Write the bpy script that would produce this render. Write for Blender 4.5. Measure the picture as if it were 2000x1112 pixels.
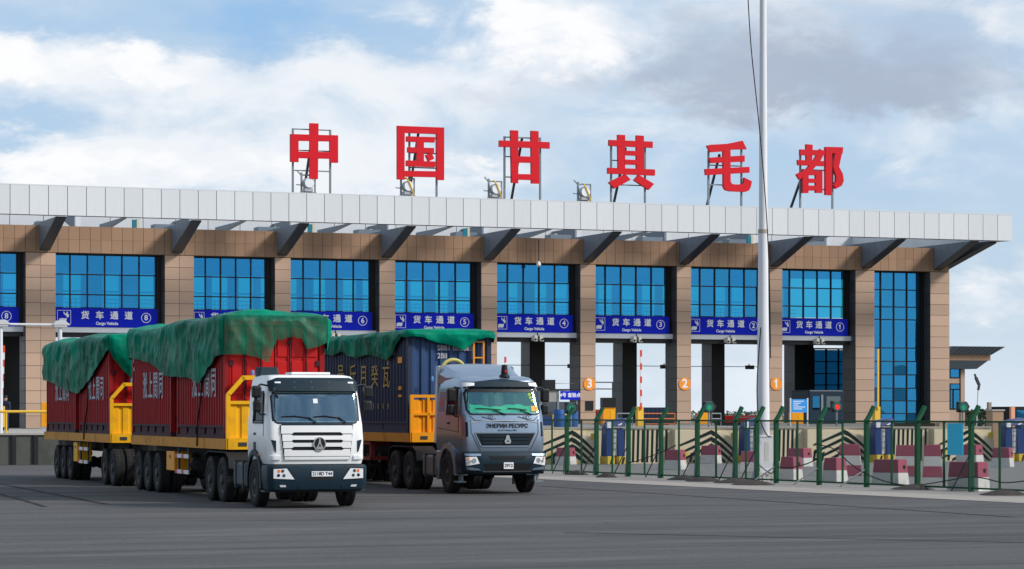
import bpy, bmesh, math, random
from mathutils import Vector, Matrix, noise
R = math.radians; PI = math.pi
rnd = random.Random(7)
SC = bpy.context.scene
COL = SC.collection
for o in list(bpy.data.objects): bpy.data.objects.remove(o)

# ---------------------------------------------------------------- camera, world, sun, exposure
FPX = 5200.0; HOR = 808.0; TH = R(21.1); CAMZ = 2.1      # focal length in photo pixels, horizon row, facade angle, eye height
cam_d = bpy.data.cameras.new('camera'); cam = bpy.data.objects.new('camera', cam_d); COL.objects.link(cam)
cam_d.sensor_width = 36; cam_d.lens = FPX/2000*36; cam_d.shift_y = (HOR-556)/2000
cam_d.clip_start = 0.5; cam_d.clip_end = 6000
cam.location = (0, 0, CAMZ); cam.rotation_euler = (PI/2, 0, -TH)
SC.camera = cam
cT, sT = math.cos(TH), math.sin(TH)

SUN_DIR_CAM = Vector((1.0, -0.32, 0.75)).normalized()      # towards the sun, in camera right / forward / up
sx = SUN_DIR_CAM.x*cT + SUN_DIR_CAM.y*sT; sy = -SUN_DIR_CAM.x*sT + SUN_DIR_CAM.y*cT; sz = SUN_DIR_CAM.z
sun_d = bpy.data.lights.new('sun', 'SUN'); sun = bpy.data.objects.new('sun', sun_d); COL.objects.link(sun)
sun_d.energy = 3.6; sun_d.angle = R(12); sun_d.color = (1.0, .955, .89)
sun.rotation_euler = Vector((sx, sy, sz)).to_track_quat('Z', 'Y').to_euler()
sun.location = (30, -30, 60)

def build_world():
    w = bpy.data.worlds.new('World'); SC.world = w; w.use_nodes = True
    nt = w.node_tree; N = nt.nodes; L = nt.links; N.clear()
    def nd(t, **k):
        n = N.new(t)
        for a, b in k.items(): setattr(n, a, b)
        return n
    def m(op, a, b=None, c=None):
        n = nd('ShaderNodeMath', operation=op)
        for i, v in enumerate((a, b, c)):
            if v is None: continue
            if isinstance(v, (int, float)): n.inputs[i].default_value = v
            else: L.new(v, n.inputs[i])
        return n.outputs[0]
    out = nd('ShaderNodeOutputWorld'); bg = nd('ShaderNodeBackground'); bg.inputs[1].default_value = 0.1
    sky = nd('ShaderNodeTexSky', sky_type='NISHITA'); sky.sun_disc = False
    sky.sun_elevation = math.asin(sz); sky.sun_rotation = math.atan2(sx, sy)
    sky.air_density = 1.0; sky.dust_density = .6; sky.ozone_density = 1.6
    tc = nd('ShaderNodeTexCoord')
    # direction split into along-view, right and up so that the cloud banks stand where the photo has them
    def dot(v):
        n = nd('ShaderNodeVectorMath', operation='DOT_PRODUCT'); L.new(tc.outputs['Generated'], n.inputs[0]); n.inputs[1].default_value = v
        return n.outputs['Value']
    f = dot((sT, cT, 0)); r = dot((cT, -sT, 0)); u = dot((0, 0, 1))
    fs = m('MAXIMUM', f, 0.05)
    a = m('DIVIDE', r, fs); b = m('DIVIDE', u, fs)
    front = m('GREATER_THAN', f, 0.2)
    U = m('MULTIPLY_ADD', a, FPX, 1000.0); V = m('MULTIPLY_ADD', b, -FPX, HOR)
    # flattened cloud coordinates
    comb = nd('ShaderNodeCombineXYZ'); sep = nd('ShaderNodeSeparateXYZ'); L.new(tc.outputs['Generated'], sep.inputs[0])
    L.new(m('MULTIPLY', sep.outputs[0], 1), comb.inputs[0]); L.new(sep.outputs[1], comb.inputs[1]); L.new(m('MULTIPLY', sep.outputs[2], 2.1), comb.inputs[2])
    def nz(scale, det, rough, dist=0.0, off=0):
        mp = nd('ShaderNodeMapping'); mp.inputs['Location'].default_value = (off, off*.7, off*.3); L.new(comb.outputs[0], mp.inputs[0])
        n = nd('ShaderNodeTexNoise'); n.inputs['Scale'].default_value = scale; n.inputs['Detail'].default_value = det
        n.inputs['Roughness'].default_value = rough; n.inputs['Distortion'].default_value = dist
        L.new(mp.outputs[0], n.inputs['Vector']); return n.outputs[0]
    n1 = nz(5.5, 8, .50, .5, 3.1); n2 = nz(17, 9, .58, .6, 9.7); n3 = nz(40, 8, .6, .3, 1.7)
    # warp the bank coordinates with noise for ragged edges
    Uw = m('MULTIPLY_ADD', m('SUBTRACT', n2, .5), 520.0, U); Uw = m('MULTIPLY_ADD', m('SUBTRACT', n3, .5), 220.0, Uw)
    Vw = m('MULTIPLY_ADD', m('SUBTRACT', nz(19, 9, .6, .4, 5.5), .5), 230.0, V); Vw = m('MULTIPLY_ADD', m('SUBTRACT', nz(55, 8, .6, .2, 2.5), .5), 110.0, Vw)
    def blobs(lst):
        tot = None
        for (cx, cy, rx, ry, wt) in lst:
            e = m('ADD', m('POWER', m('ABSOLUTE', m('DIVIDE', m('SUBTRACT', Uw, cx), rx)), 2.0), m('POWER', m('ABSOLUTE', m('DIVIDE', m('SUBTRACT', Vw, cy), ry)), 2.0))
            g = m('MULTIPLY', m('EXPONENT', m('MULTIPLY', e, -1.0)), wt)
            tot = g if tot is None else m('ADD', tot, g)
        return m('MULTIPLY', tot, front)
    white = blobs([(1085, 80, 150, 55, 1.0), (60, 130, 230, 75, .85), (170, 335, 420, 55, .9), (760, 160, 260, 70, .45), (1250, 250, 200, 30, .25), (1010, 20, 220, 40, .5),
                   (640, 340, 160, 40, .35), (1950, 30, 120, 70, .6), (1830, 340, 160, 45, .35), (930, 330, 130, 40, .6), (1960, 590, 200, 40, .5), (330, 140, 150, 60, .5)])
    grey = blobs([(1500, 135, 430, 60, .75), (1750, 195, 330, 50, .75), (960, 185, 130, 30, .35), (1750, 60, 300, 80, .45), (240, 250, 160, 25, .25), (1300, 60, 160, 50, .3), (1700, -160, 800, 150, .6)])
    blue = blobs([(500, 10, 230, 60, .95), (650, 60, 240, 40, .35), (60, 20, 160, 30, .3), (40, 260, 140, 30, .3), (1560, 330, 300, 60, .25)])
    base = m('MULTIPLY_ADD', m('SUBTRACT', n1, .5), 1.5, .62)
    cw = m('ADD', base, m('MULTIPLY', m('SUBTRACT', n2, .5), 1.3))
    cw = m('ADD', cw, m('MULTIPLY', white, .55)); cw = m('SUBTRACT', cw, m('MULTIPLY', blue, .7))
    def ramp(v, lo, hi):
        n = nd('ShaderNodeMapRange'); n.interpolation_type = 'SMOOTHSTEP'; L.new(v, n.inputs[0]); n.inputs[1].default_value = lo; n.inputs[2].default_value = hi
        return n.outputs[0]
    def mix(fac, A, B):
        n = nd('ShaderNodeMix', data_type='RGBA'); L.new(fac, n.inputs[0]) if not isinstance(fac, float) else setattr(n.inputs[0], 'default_value', fac)
        for i, v in ((6, A), (7, B)):
            if isinstance(v, tuple): n.inputs[i].default_value = v
            else: L.new(v, n.inputs[i])
        return n.outputs[2]
    pale = mix(m('MULTIPLY_ADD', front, .32, .42), sky.outputs[0], (5.6, 7.2, 9.2, 1))
    pale = mix(m('MULTIPLY', blue, .55), pale, (1.9, 4.6, 8.3, 1))
    c = mix(m('MULTIPLY', ramp(cw, .46, 1.10), .95), pale, (9.0, 9.3, 9.7, 1))
    g = m('ADD', grey, m('MULTIPLY', m('SUBTRACT', n2, .5), .8)); g = m('ADD', g, m('MULTIPLY', m('SUBTRACT', n3, .5), .35))
    generic = m('MULTIPLY', ramp(n1, .55, .8), m('SUBTRACT', 1.0, front))
    g = m('ADD', g, m('MULTIPLY', generic, .35))
    c = mix(m('MULTIPLY', ramp(g, .18, 1.0), .9), c, (4.1, 4.75, 6.0, 1))
    # bright rims
    c = mix(m('MULTIPLY', ramp(m('ADD', white, m('MULTIPLY', m('SUBTRACT', n3, .5), 1.6)), .45, .95), .9), c, (10.0, 10.0, 10.1, 1))
    low = ramp(u, 0.0, 0.05)
    c = mix(m('MULTIPLY', m('SUBTRACT', 1.0, low), m('MULTIPLY_ADD', front, .40, .20)), c, (7.9, 8.8, 9.7, 1))
    L.new(c, bg.inputs[0]); L.new(bg.outputs[0], out.inputs[0])
build_world()
SC.view_settings.view_transform = 'Standard'; SC.view_settings.look = 'None'
SC.view_settings.exposure = 0.0; SC.view_settings.gamma = 1.0; SC.view_settings.use_curve_mapping = False
SC.render.engine = 'CYCLES'
SC.cycles.transparent_max_bounces = 24

# ---------------------------------------------------------------- photo measurements -> world metres
def c2w(X, Z): return (X*cT + Z*sT, -X*sT + Z*cT)           # camera right/forward -> world x/y
def Zc(px, yw): return yw/(cT - (px-1000)/FPX*sT)           # camera depth of a facade-parallel plane y=yw
def WX(px, yw): Z = Zc(px, yw); return Z*((px-1000)/FPX*cT + sT)
def WZ(py, px, yw): return CAMZ + (HOR-py)*Zc(px, yw)/FPX
def GP(px, py, z=0.0):
    Z = FPX*(CAMZ-z)/(py-HOR); return c2w((px-1000)/FPX*Z, Z)
def AT(px, Z): return c2w((px-1000)/FPX*Z, Z)

# ---------------------------------------------------------------- materials
MATS = {}
def mat(name, col, rough=.6, metal=0.0, var=.0, vscale=3.0, bump=0.0, bscale=20.0, rand=0.0, spec=.28, dirt=0.0, dirtcol=(.05,.04,.03), dscale=1.5, coat=0.0, stretch=(1,1,1), emit=0.0):
    if name in MATS: return MATS[name]
    m = bpy.data.materials.new(name); m.use_nodes = True; nt = m.node_tree; N = nt.nodes; L = nt.links
    b = N['Principled BSDF']; b.inputs['Roughness'].default_value = rough; b.inputs['Metallic'].default_value = metal
    b.inputs['Specular IOR Level'].default_value = spec; b.inputs['Coat Weight'].default_value = coat; b.inputs['Coat Roughness'].default_value = .08
    c4 = (*col, 1); b.inputs['Base Color'].default_value = c4
    if emit: b.inputs['Emission Color'].default_value = c4; b.inputs['Emission Strength'].default_value = emit
    tc = N.new('ShaderNodeTexCoord'); mp = N.new('ShaderNodeMapping'); mp.inputs['Scale'].default_value = stretch; L.new(tc.outputs['Object'], mp.inputs[0])
    cur = None
    def noise_(scale, det=6, rough_=.6):
        n = N.new('ShaderNodeTexNoise'); n.inputs['Scale'].default_value = scale; n.inputs['Detail'].default_value = det; n.inputs['Roughness'].default_value = rough_
        L.new(mp.outputs[0], n.inputs['Vector']); return n.outputs[0]
    if var or rand:
        hs = N.new('ShaderNodeHueSaturation'); hs.inputs['Color'].default_value = c4
        v = N.new('ShaderNodeMath'); v.operation = 'MULTIPLY_ADD'; v.inputs[1].default_value = var*2; v.inputs[2].default_value = 1-var
        L.new(noise_(vscale), v.inputs[0]); val = v.outputs[0]
        if rand:
            oi = N.new('ShaderNodeObjectInfo'); r2 = N.new('ShaderNodeMath'); r2.operation = 'MULTIPLY_ADD'; r2.inputs[1].default_value = rand*2; L.new(oi.outputs['Random'], r2.inputs[0])
            r3 = N.new('ShaderNodeMath'); r3.operation = 'SUBTRACT'; r3.inputs[1].default_value = rand; L.new(val, r3.inputs[0]); L.new(r3.outputs[0], r2.inputs[2]); val = r2.outputs[0]
        L.new(val, hs.inputs['Value']); cur = hs.outputs[0]
    if dirt:
        rp = N.new('ShaderNodeMapRange'); rp.inputs[1].default_value = .52; rp.inputs[2].default_value = .72; rp.inputs[4].default_value = dirt; L.new(noise_(dscale, 9, .68), rp.inputs[0])
        mx = N.new('ShaderNodeMix'); mx.data_type = 'RGBA'; L.new(rp.outputs[0], mx.inputs[0])
        if cur is not None: L.new(cur, mx.inputs[6])
        else: mx.inputs[6].default_value = c4
        mx.inputs[7].default_value = (*dirtcol, 1); cur = mx.outputs[2]
        ra = N.new('ShaderNodeMath'); ra.operation = 'MULTIPLY_ADD'; ra.inputs[1].default_value = .3; ra.inputs[2].default_value = rough; L.new(rp.outputs[0], ra.inputs[0]); L.new(ra.outputs[0], b.inputs['Roughness'])
    if cur is not None: L.new(cur, b.inputs['Base Color'])
    if bump:
        bp = N.new('ShaderNodeBump'); bp.inputs['Strength'].default_value = bump; bp.inputs['Distance'].default_value = .02; L.new(noise_(bscale), bp.inputs['Height']); L.new(bp.outputs[0], b.inputs['Normal'])
    MATS[name] = m; return m
def glassmat(name, refl, trans, rough=.02, mixf=.5, wob=0.0):
    m = bpy.data.materials.new(name); m.use_nodes = True; nt = m.node_tree; N = nt.nodes; L = nt.links; N.remove(N['Principled BSDF'])
    o = N['Material Output']; g = N.new('ShaderNodeBsdfGlossy'); g.inputs[0].default_value = (*refl, 1); g.inputs['Roughness'].default_value = rough
    t = N.new('ShaderNodeBsdfTransparent'); t.inputs[0].default_value = (*trans, 1); x = N.new('ShaderNodeMixShader'); x.inputs[0].default_value = mixf
    if wob:
        n = N.new('ShaderNodeTexNoise'); n.inputs['Scale'].default_value = .35; tc = N.new('ShaderNodeTexCoord'); gi = N.new('ShaderNodeNewGeometry'); L.new(gi.outputs['Position'], n.inputs['Vector'])
        bp = N.new('ShaderNodeBump'); bp.inputs['Strength'].default_value = 1; bp.inputs['Distance'].default_value = wob; L.new(n.outputs[0], bp.inputs['Height']); L.new(bp.outputs[0], g.inputs['Normal'])
    L.new(t.outputs[0], x.inputs[1]); L.new(g.outputs[0], x.inputs[2]); L.new(x.outputs[0], o.inputs[0]); MATS[name] = m; return m

# ---------------------------------------------------------------- mesh helpers
class MB:
    def __init__(s, off=(0,0,0)): s.v = []; s.f = []; s.off = Vector(off)
    def add(s, vs, fs):
        k = len(s.v); s.v += [Vector(p) for p in vs]; s.f += [tuple(i+k for i in f) for f in fs]; return s
    def box(s, x0, x1, y0, y1, z0, z1):
        return s.add([(x0,y0,z0),(x1,y0,z0),(x1,y1,z0),(x0,y1,z0),(x0,y0,z1),(x1,y0,z1),(x1,y1,z1),(x0,y1,z1)],
              [(0,3,2,1),(4,5,6,7),(0,1,5,4),(1,2,6,5),(2,3,7,6),(3,0,4,7)])
    def hexa(s, p): return s.add(p, [(0,3,2,1),(4,5,6,7),(0,1,5,4),(1,2,6,5),(2,3,7,6),(3,0,4,7)])
    def prism(s, poly, fn, a, b):       # poly of 2D points, fn(u,v,w)->3D
        n = len(poly)
        s.add([fn(p[0], p[1], a) for p in poly] + [fn(p[0], p[1], b) for p in poly], [tuple(range(n))[::-1], tuple(range(n, 2*n))] + [(i, (i+1) % n, n+(i+1) % n, n+i) for i in range(n)])
        return s
    def bar(s, p, q, w, h=None):        # square bar between two points
        h = h or w; p = Vector(p); q = Vector(q); d = (q-p).normalized(); up = Vector((0,0,1)) if abs(d.z) < .95 else Vector((1,0,0))
        a = d.cross(up).normalized()*w/2; b = a.cross(d).normalized()*h/2
        return s.hexa([p-a-b, p+a-b, q+a-b, q-a-b, p-a+b, p+a+b, q+a+b, q-a+b])
    def tube(s, pts, r, n=8, caps=True):
        pts = [Vector(p) for p in pts]; k0 = len(s.v); rs = r if isinstance(r, (list, tuple)) else [r]*len(pts)
        d0 = (pts[1]-pts[0]).normalized(); up = Vector((0,0,1)) if abs(d0.z) < .9 else Vector((1,0,0))
        for i, p in enumerate(pts):
            d = (pts[min(i+1, len(pts)-1)] - pts[max(i-1, 0)]).normalized(); a = d.cross(up)
            a.normalize(); b = a.cross(d)
            for j in range(n): s.v.append(p + (a*math.cos(2*PI*j/n) + b*math.sin(2*PI*j/n))*rs[i])
        for i in range(len(pts)-1):
            for j in range(n): s.f.append((k0+i*n+j, k0+i*n+(j+1) % n, k0+(i+1)*n+(j+1) % n, k0+(i+1)*n+j))
        if caps: s.f.append(tuple(k0+j for j in range(n))[::-1]); s.f.append(tuple(k0+(len(pts)-1)*n+j for j in range(n)))
        return s
    def lathe(s, prof, c, axis='z', n=24):   # prof: (r, h)
        k0 = len(s.v); c = Vector(c)
        for (r, h) in prof:
            for j in range(n):
                a = 2*PI*j/n; u, v = r*math.cos(a), r*math.sin(a)
                s.v.append(c + {'z': Vector((u, v, h)), 'y': Vector((u, h, v)), 'x': Vector((h, u, v))}[axis])
        for i in range(len(prof)-1):
            for j in range(n): s.f.append((k0+i*n+j, k0+i*n+(j+1) % n, k0+(i+1)*n+(j+1) % n, k0+(i+1)*n+j))
        s.f.append(tuple(k0+j for j in range(n))[::-1]); s.f.append(tuple(k0+(len(prof)-1)*n+j for j in range(n)))
        return s
    def grid(s, P, nu, nv, closed_u=False):   # P(i,j)
        k0 = len(s.v)
        for i in range(nu):
            for j in range(nv): s.v.append(Vector(P(i, j)))
        for i in range(nu if closed_u else nu-1):
            for j in range(nv-1):
                a = k0+i*nv+j; b = k0+((i+1) % nu)*nv+j; s.f.append((a, b, b+1, a+1))
        return s
    def mesh(s, name, material, smooth=False):
        me = bpy.data.meshes.new(name); me.from_pydata([tuple(p-s.off) for p in s.v], [], s.f); me.materials.append(material)
        bm = bmesh.new(); bm.from_mesh(me); bmesh.ops.recalc_face_normals(bm, faces=bm.faces); bm.to_mesh(me); bm.free()
        if smooth:
            me.polygons.foreach_set('use_smooth', [True]*len(me.polygons)); me.set_sharp_from_angle(angle=R(smooth if smooth is not True else 35))
        return me
    def build(s, name, material, parent=None, smooth=False, bevel=0.0, label=None, kind=None):
        o = bpy.data.objects.new(name, s.mesh(name, material, smooth)); COL.objects.link(o); o.parent = parent
        if bevel:
            b = o.modifiers.new('bevel', 'BEVEL'); b.width = bevel; b.segments = 2; b.limit_method = 'ANGLE'; b.angle_limit = R(40)
        if label: o['label'] = label
        if kind: o['kind'] = kind
        return o
def thing(name, label, cat, loc=(0,0,0), rz=0.0, group=None):
    o = bpy.data.objects.new(name, None); COL.objects.link(o); o.location = loc; o.rotation_euler = (0,0,rz); o.empty_display_size = .2
    o['label'] = label; o['category'] = cat
    if group: o['group'] = group
    return o
def tag(o, label, cat, group=None):
    o['label'] = label; o['category'] = cat
    if group: o['group'] = group
    return o
def copy_tree(o, parent=None):
    c = o.copy(); COL.objects.link(c); c.parent = parent
    for ch in o.children: copy_tree(ch, c)
    return c
_pc = {}
def piece(name, dims, loc, material, parent, off=None):
    d = tuple(round(x, 3) for x in dims); k = (d, material.name, name)
    if k not in _pc:
        x, y, z = d; _pc[k] = MB().box(-x/2, x/2, -y/2, y/2, -z/2, z/2).mesh(name, material)
    o = bpy.data.objects.new(name, _pc[k]); COL.objects.link(o); o.parent = parent; o.location = Vector(loc)-(off or Vector((0,0,0))); return o
def text_mb(body, size, fn, off=(0,0,0), bold=0.0, ext=.01, align='CENTER', sxy=1.0, spacing=1.0):
    if bold and max(map(ord, body)) > 0x2ff:
        out = MB(off)
        for i, (dx, dy) in enumerate(((0,0),(bold,0),(-bold,0),(0,bold),(0,-bold))):
            t_ = text_mb(body, size, (lambda u, v, q, dx=dx, dy=dy, i=i: fn(u+dx, v+dy, q+.0012*i)), off, 0, ext, align, sxy, spacing); k = len(out.v); out.v += t_.v; out.f += [tuple(j+k for j in f) for f in t_.f]
        return out
    c = bpy.data.curves.new('txt', 'FONT'); c.body = body; c.size = size; c.align_x = align; c.align_y = 'CENTER'; c.offset = bold; c.extrude = ext; c.resolution_u = 3; c.space_character = spacing
    o = bpy.data.objects.new('txt', c); COL.objects.link(o); dg = bpy.context.evaluated_depsgraph_get(); me = bpy.data.meshes.new_from_object(o.evaluated_get(dg))
    mb = MB(off); mb.add([fn(v.co.x*sxy, v.co.y, v.co.z) for v in me.vertices], [tuple(p.vertices) for p in me.polygons])
    bpy.data.objects.remove(o); bpy.data.curves.remove(c); bpy.data.meshes.remove(me); return mb

M_asph = mat('asphalt', (.068,.067,.069), .82, var=.28, vscale=.25, bump=.35, bscale=30, dirt=.45, dirtcol=(.034,.034,.036), dscale=.10, stretch=(1,.45,1), spec=.15)
def road_material():
    m = M_asph; nt = m.node_tree; N = nt.nodes; L = nt.links; b = N['Principled BSDF']
    for l in list(b.inputs['Base Color'].links): nt.links.remove(l)
    tc = N.new('ShaderNodeTexCoord')
    def nz(scale, det, st, rot=TH, off=0.0):
        mp = N.new('ShaderNodeMapping'); mp.inputs['Rotation'].default_value = (0, 0, rot); mp.inputs['Scale'].default_value = (*st, 1); mp.inputs['Location'].default_value = (off, off, 0)
        n = N.new('ShaderNodeTexNoise'); n.inputs['Scale'].default_value = scale; n.inputs['Detail'].default_value = det; n.inputs['Roughness'].default_value = .62
        L.new(tc.outputs['Object'], mp.inputs[0]); L.new(mp.outputs[0], n.inputs['Vector']); return n.outputs[0]
    def mr(v, lo, hi, o=1.0):
        r = N.new('ShaderNodeMapRange'); r.inputs[1].default_value = lo; r.inputs[2].default_value = hi; r.inputs[4].default_value = o; L.new(v, r.inputs[0]); return r.outputs[0]
    def mix(f, A, B):
        x = N.new('ShaderNodeMix'); x.data_type = 'RGBA'; L.new(f, x.inputs[0])
        for i, v in ((6, A), (7, B)):
            if isinstance(v, tuple): x.inputs[i].default_value = (*v, 1)
            else: L.new(v, x.inputs[i])
        return x.outputs[2]
    c = mix(mr(nz(9, 8, (1, 1)), .35, .7), (.080,.079,.081), (.118,.115,.114))
    c = mix(mr(nz(.9, 8, (.10, .9)), .45, .68, .75), c, (.050,.050,.053))            # dark tyre-polished streaks along the lanes
    c = mix(mr(nz(1.6, 6, (.05, 1.0), TH+.12, 7.0), .54, .66, .6), c, (.038,.038,.041))
    c = mix(mr(nz(.5, 9, (.25, .8), TH, 3.0), .55, .75, .6), c, (.17,.162,.152))        # dust
    c = mix(mr(nz(1.1, 5, (.6, .8), 0, 11.0), .66, .74, .8), c, (.022,.022,.024))        # oil spots
    c = mix(mr(nz(22, 4, (1, 1), 0, 2.0), .66, .74, .5), c, (.17,.165,.155))           # grit
    L.new(c, b.inputs['Base Color'])
road_material()
def tarp_material():
    m = M_tarp; nt = m.node_tree; N = nt.nodes; L = nt.links; b = N['Principled BSDF']
    for k in ('Base Color', 'Normal'):
        for l in list(b.inputs[k].links): nt.links.remove(l)
    tc = N.new('ShaderNodeTexCoord')
    def nz(scale, st, rot, det=3, typ='RIDGED_MULTIFRACTAL'):
        mp = N.new('ShaderNodeMapping'); mp.inputs['Rotation'].default_value = rot; mp.inputs['Scale'].default_value = st
        n = N.new('ShaderNodeTexNoise'); n.noise_type = typ; n.inputs['Scale'].default_value = scale; n.inputs['Detail'].default_value = det; n.inputs['Roughness'].default_value = .5; n.inputs['Distortion'].default_value = .35
        L.new(tc.outputs['Object'], mp.inputs[0]); L.new(mp.outputs[0], n.inputs['Vector']); return n.outputs[0]
    h1 = nz(.9, (1,1,.55), (0,.5,0)); h2 = nz(1.5, (1,1,.6), (.3,-.6,0)); pn = nz(.8, (1,1,1), (0,0,0), 4, 'FBM')
    ad = N.new('ShaderNodeMath'); ad.operation = 'ADD'; L.new(h1, ad.inputs[0]); L.new(h2, ad.inputs[1])
    bp = N.new('ShaderNodeBump'); bp.inputs['Strength'].default_value = 1.0; bp.inputs['Distance'].default_value = .10; h3 = nz(3.6, (1,1,.8), (.5,.9,.2), 4); a3 = N.new('ShaderNodeMath'); a3.operation = 'MULTIPLY_ADD'; a3.inputs[1].default_value = .35; L.new(h3, a3.inputs[0]); L.new(ad.outputs[0], a3.inputs[2]); L.new(a3.outputs[0], bp.inputs['Height']); L.new(bp.outputs[0], b.inputs['Normal'])
    r = N.new('ShaderNodeMapRange'); r.inputs[1].default_value = .38; r.inputs[2].default_value = .66; L.new(pn, r.inputs[0])
    x = N.new('ShaderNodeMix'); x.data_type = 'RGBA'; x.inputs[6].default_value = (0,.10,.058,1); x.inputs[7].default_value = (0,.235,.14,1); L.new(r.outputs[0], x.inputs[0]); L.new(x.outputs[2], b.inputs['Base Color'])
    b.inputs['Roughness'].default_value = .5; b.inputs['Specular IOR Level'].default_value = .05
M_ground = mat('steppe_ground', (.20,.19,.16), .95, var=.3, vscale=.02)
M_yard = mat('gravel_yard', (.21,.205,.20), .95, var=.35, vscale=1.2, bump=.6, bscale=12, dirt=.4, dirtcol=(.12,.115,.11), dscale=.35)
M_verge = mat('dusty_concrete', (.33,.30,.27), .92, var=.2, vscale=.5, bump=.25, dirt=.45, dirtcol=(.2,.185,.17), dscale=.3)
M_tar = mat('tar_line', (.028,.028,.03), .8, spec=.1)
M_conc = mat('concrete', (.36,.345,.32), .9, var=.18, vscale=.8, bump=.3, dirt=.4, dirtcol=(.2,.19,.17), dscale=.7)
M_oldconc = mat('mossy_concrete', (.085,.09,.08), .95, var=.3, vscale=1.0, bump=.5, dirt=.6, dirtcol=(.03,.04,.03), dscale=.8)
M_gran = mat('brown_granite', (.47,.325,.238), .55, var=.12, vscale=1.5, rand=.11, bump=.08, bscale=25, dirt=.4, dirtcol=(.31,.215,.16), dscale=.9, stretch=(1,1,.3))
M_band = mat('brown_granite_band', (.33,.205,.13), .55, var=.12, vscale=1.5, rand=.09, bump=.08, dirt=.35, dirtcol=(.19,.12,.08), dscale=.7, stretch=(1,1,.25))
M_shadegran = mat('shade_darkened_granite', (.075,.072,.075), .4, var=.2, vscale=1.2, rand=.25)  # darker stone for side faces, their shade put into the colour too
M_joint = mat('dark_joint_grout', (.06,.045,.035), .9)  # dark core behind the tiles, showing in the joints
M_blackgran_shade = mat('black_granite_and_shade', (.022,.021,.022), .35, var=.2)
M_alu = mat('white_aluminium_panel', (.66,.68,.70), .42, var=.04, vscale=.6, rand=.04, dirt=.35, dirtcol=(.50,.505,.505), dscale=2.4, metal=.05, stretch=(1,1,.12))
M_white = mat('white_cladding', (.62,.64,.67), .5, var=.05, rand=.03)
M_bluegrey = mat('blue_grey_panel', (.15,.19,.235), .45, var=.08, rand=.08)
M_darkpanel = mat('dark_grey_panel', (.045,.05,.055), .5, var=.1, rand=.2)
M_frame = mat('black_window_frame', (.012,.014,.016), .4)
M_blue = mat('sign_blue', (.004,.016,.50), .5, var=.03, spec=.12)
M_signwhite = mat('sign_white', (.82,.83,.85), .5)
M_red = mat('sign_red', (.62,.002,.012), .5, var=.05, vscale=.8, dirt=.12, dirtcol=(.42,.004,.012))
M_steel = mat('galvanised_steel', (.20,.235,.26), .5, metal=.3, var=.15)
M_dsteel = mat('dark_steel', (.05,.06,.07), .5, metal=.3)
M_black = mat('black_plastic', (.012,.013,.015), .45)
M_rubber = mat('rubber', (.018,.018,.019), .82, var=.25, vscale=6, bump=.3, bscale=40, dirt=.35, dirtcol=(.05,.045,.04), dscale=4)
M_rim = mat('dusty_rim', (.06,.06,.062), .6, metal=.3, dirt=.5, dirtcol=(.09,.075,.06), dscale=5)
M_chassis = mat('chassis_black', (.016,.016,.018), .7, dirt=.4, dirtcol=(.045,.038,.03), dscale=2)
M_yel = mat('trailer_yellow', (.84,.42,.006), .5, var=.08, dirt=.4, dirtcol=(.30,.14,.02), dscale=2.2)
M_deck = mat('deck_orange', (.60,.25,.015), .6, var=.12, dirt=.6, dirtcol=(.17,.08,.03), dscale=1.8)
M_oran = mat('cabinet_orange', (.86,.33,.008), .45, var=.05, dirt=.15, dirtcol=(.5,.2,.02))
M_cred = mat('container_maroon', (.30,.010,.012), .6, var=.10, dirt=.6, dirtcol=(.13,.022,.014), dscale=2.0, stretch=(1,1,.3), spec=.15)
M_cbright = mat('container_lit_red', (.50,.012,.012), .45, var=.08, dirt=.3, dirtcol=(.30,.015,.015), dscale=1.5, spec=.2)  # door copy of the maroon, front sunlight put into its brighter red
M_crail = mat('container_rail', (.05,.012,.02), .7, var=.15)
M_cblue = mat('container_navy', (.022,.036,.072), .6, var=.14, dirt=.3, dirtcol=(.03,.035,.05), dscale=1.5, stretch=(1,1,.35))
M_cbluef = mat('container_blue_front', (.028,.068,.165), .5, var=.10, dirt=.3, dirtcol=(.03,.045,.08))
M_tarp = mat('green_tarpaulin', (.0, .185, .10), .45, var=.2, vscale=1.6, bump=.25, bscale=4, dirt=.5, dirtcol=(.0,.075,.046), dscale=.8, spec=.15)
tarp_material()
M_cabw = mat('white_truck_paint', (.82,.82,.81), .32, coat=.4, var=.03, dirt=.28, dirtcol=(.62,.59,.54), dscale=2.2, stretch=(1,1,.4))
M_bump = mat('slate_blue_plastic', (.008,.024,.038), .5, spec=.2, var=.08, dirt=.25, dirtcol=(.05,.055,.06), dscale=2)
M_cabg = mat('silver_blue_paint', (.25,.29,.37), .32, metal=.35, coat=.5, var=.04, dirt=.2, dirtcol=(.16,.17,.2), dscale=2)
M_cabd = mat('dark_purple_grey_paint', (.062,.052,.065), .3, metal=.3, coat=.6, var=.06, dirt=.25, dirtcol=(.07,.06,.055), dscale=2)
M_chrome = mat('chrome', (.75,.77,.8), .12, metal=1.0)
M_lampglass = mat('headlight_lens', (.8,.82,.84), .15, metal=.15, var=.12, vscale=14)
M_amber = mat('amber_lens', (.85,.2,.01), .25)
M_redlens = mat('red_lens', (.6,.02,.015), .3)
M_int = mat('cab_interior', (.02,.022,.026), .8)
M_seat = mat('seat_fabric', (.07,.08,.09), .9)
M_gdash = mat('green_dash_cloth', (.01,.80,.36), .7, var=.12, vscale=4)
M_text_dark = mat('dark_lettering', (.02,.022,.03), .5)
M_text_white = mat('faded_white_lettering', (.46,.47,.51), .7, dirt=.35, dirtcol=(.25,.06,.06), dscale=6)
M_text_gold = mat('gold_lettering', (.46,.31,.09), .7, dirt=.4, dirtcol=(.1,.09,.08), dscale=6)
M_green = mat('fence_green', (.002,.075,.028), .5, var=.1, dirt=.2, dirtcol=(.01,.05,.03))
M_wire = mat('fence_wire', (.05,.09,.065), .6)
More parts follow.
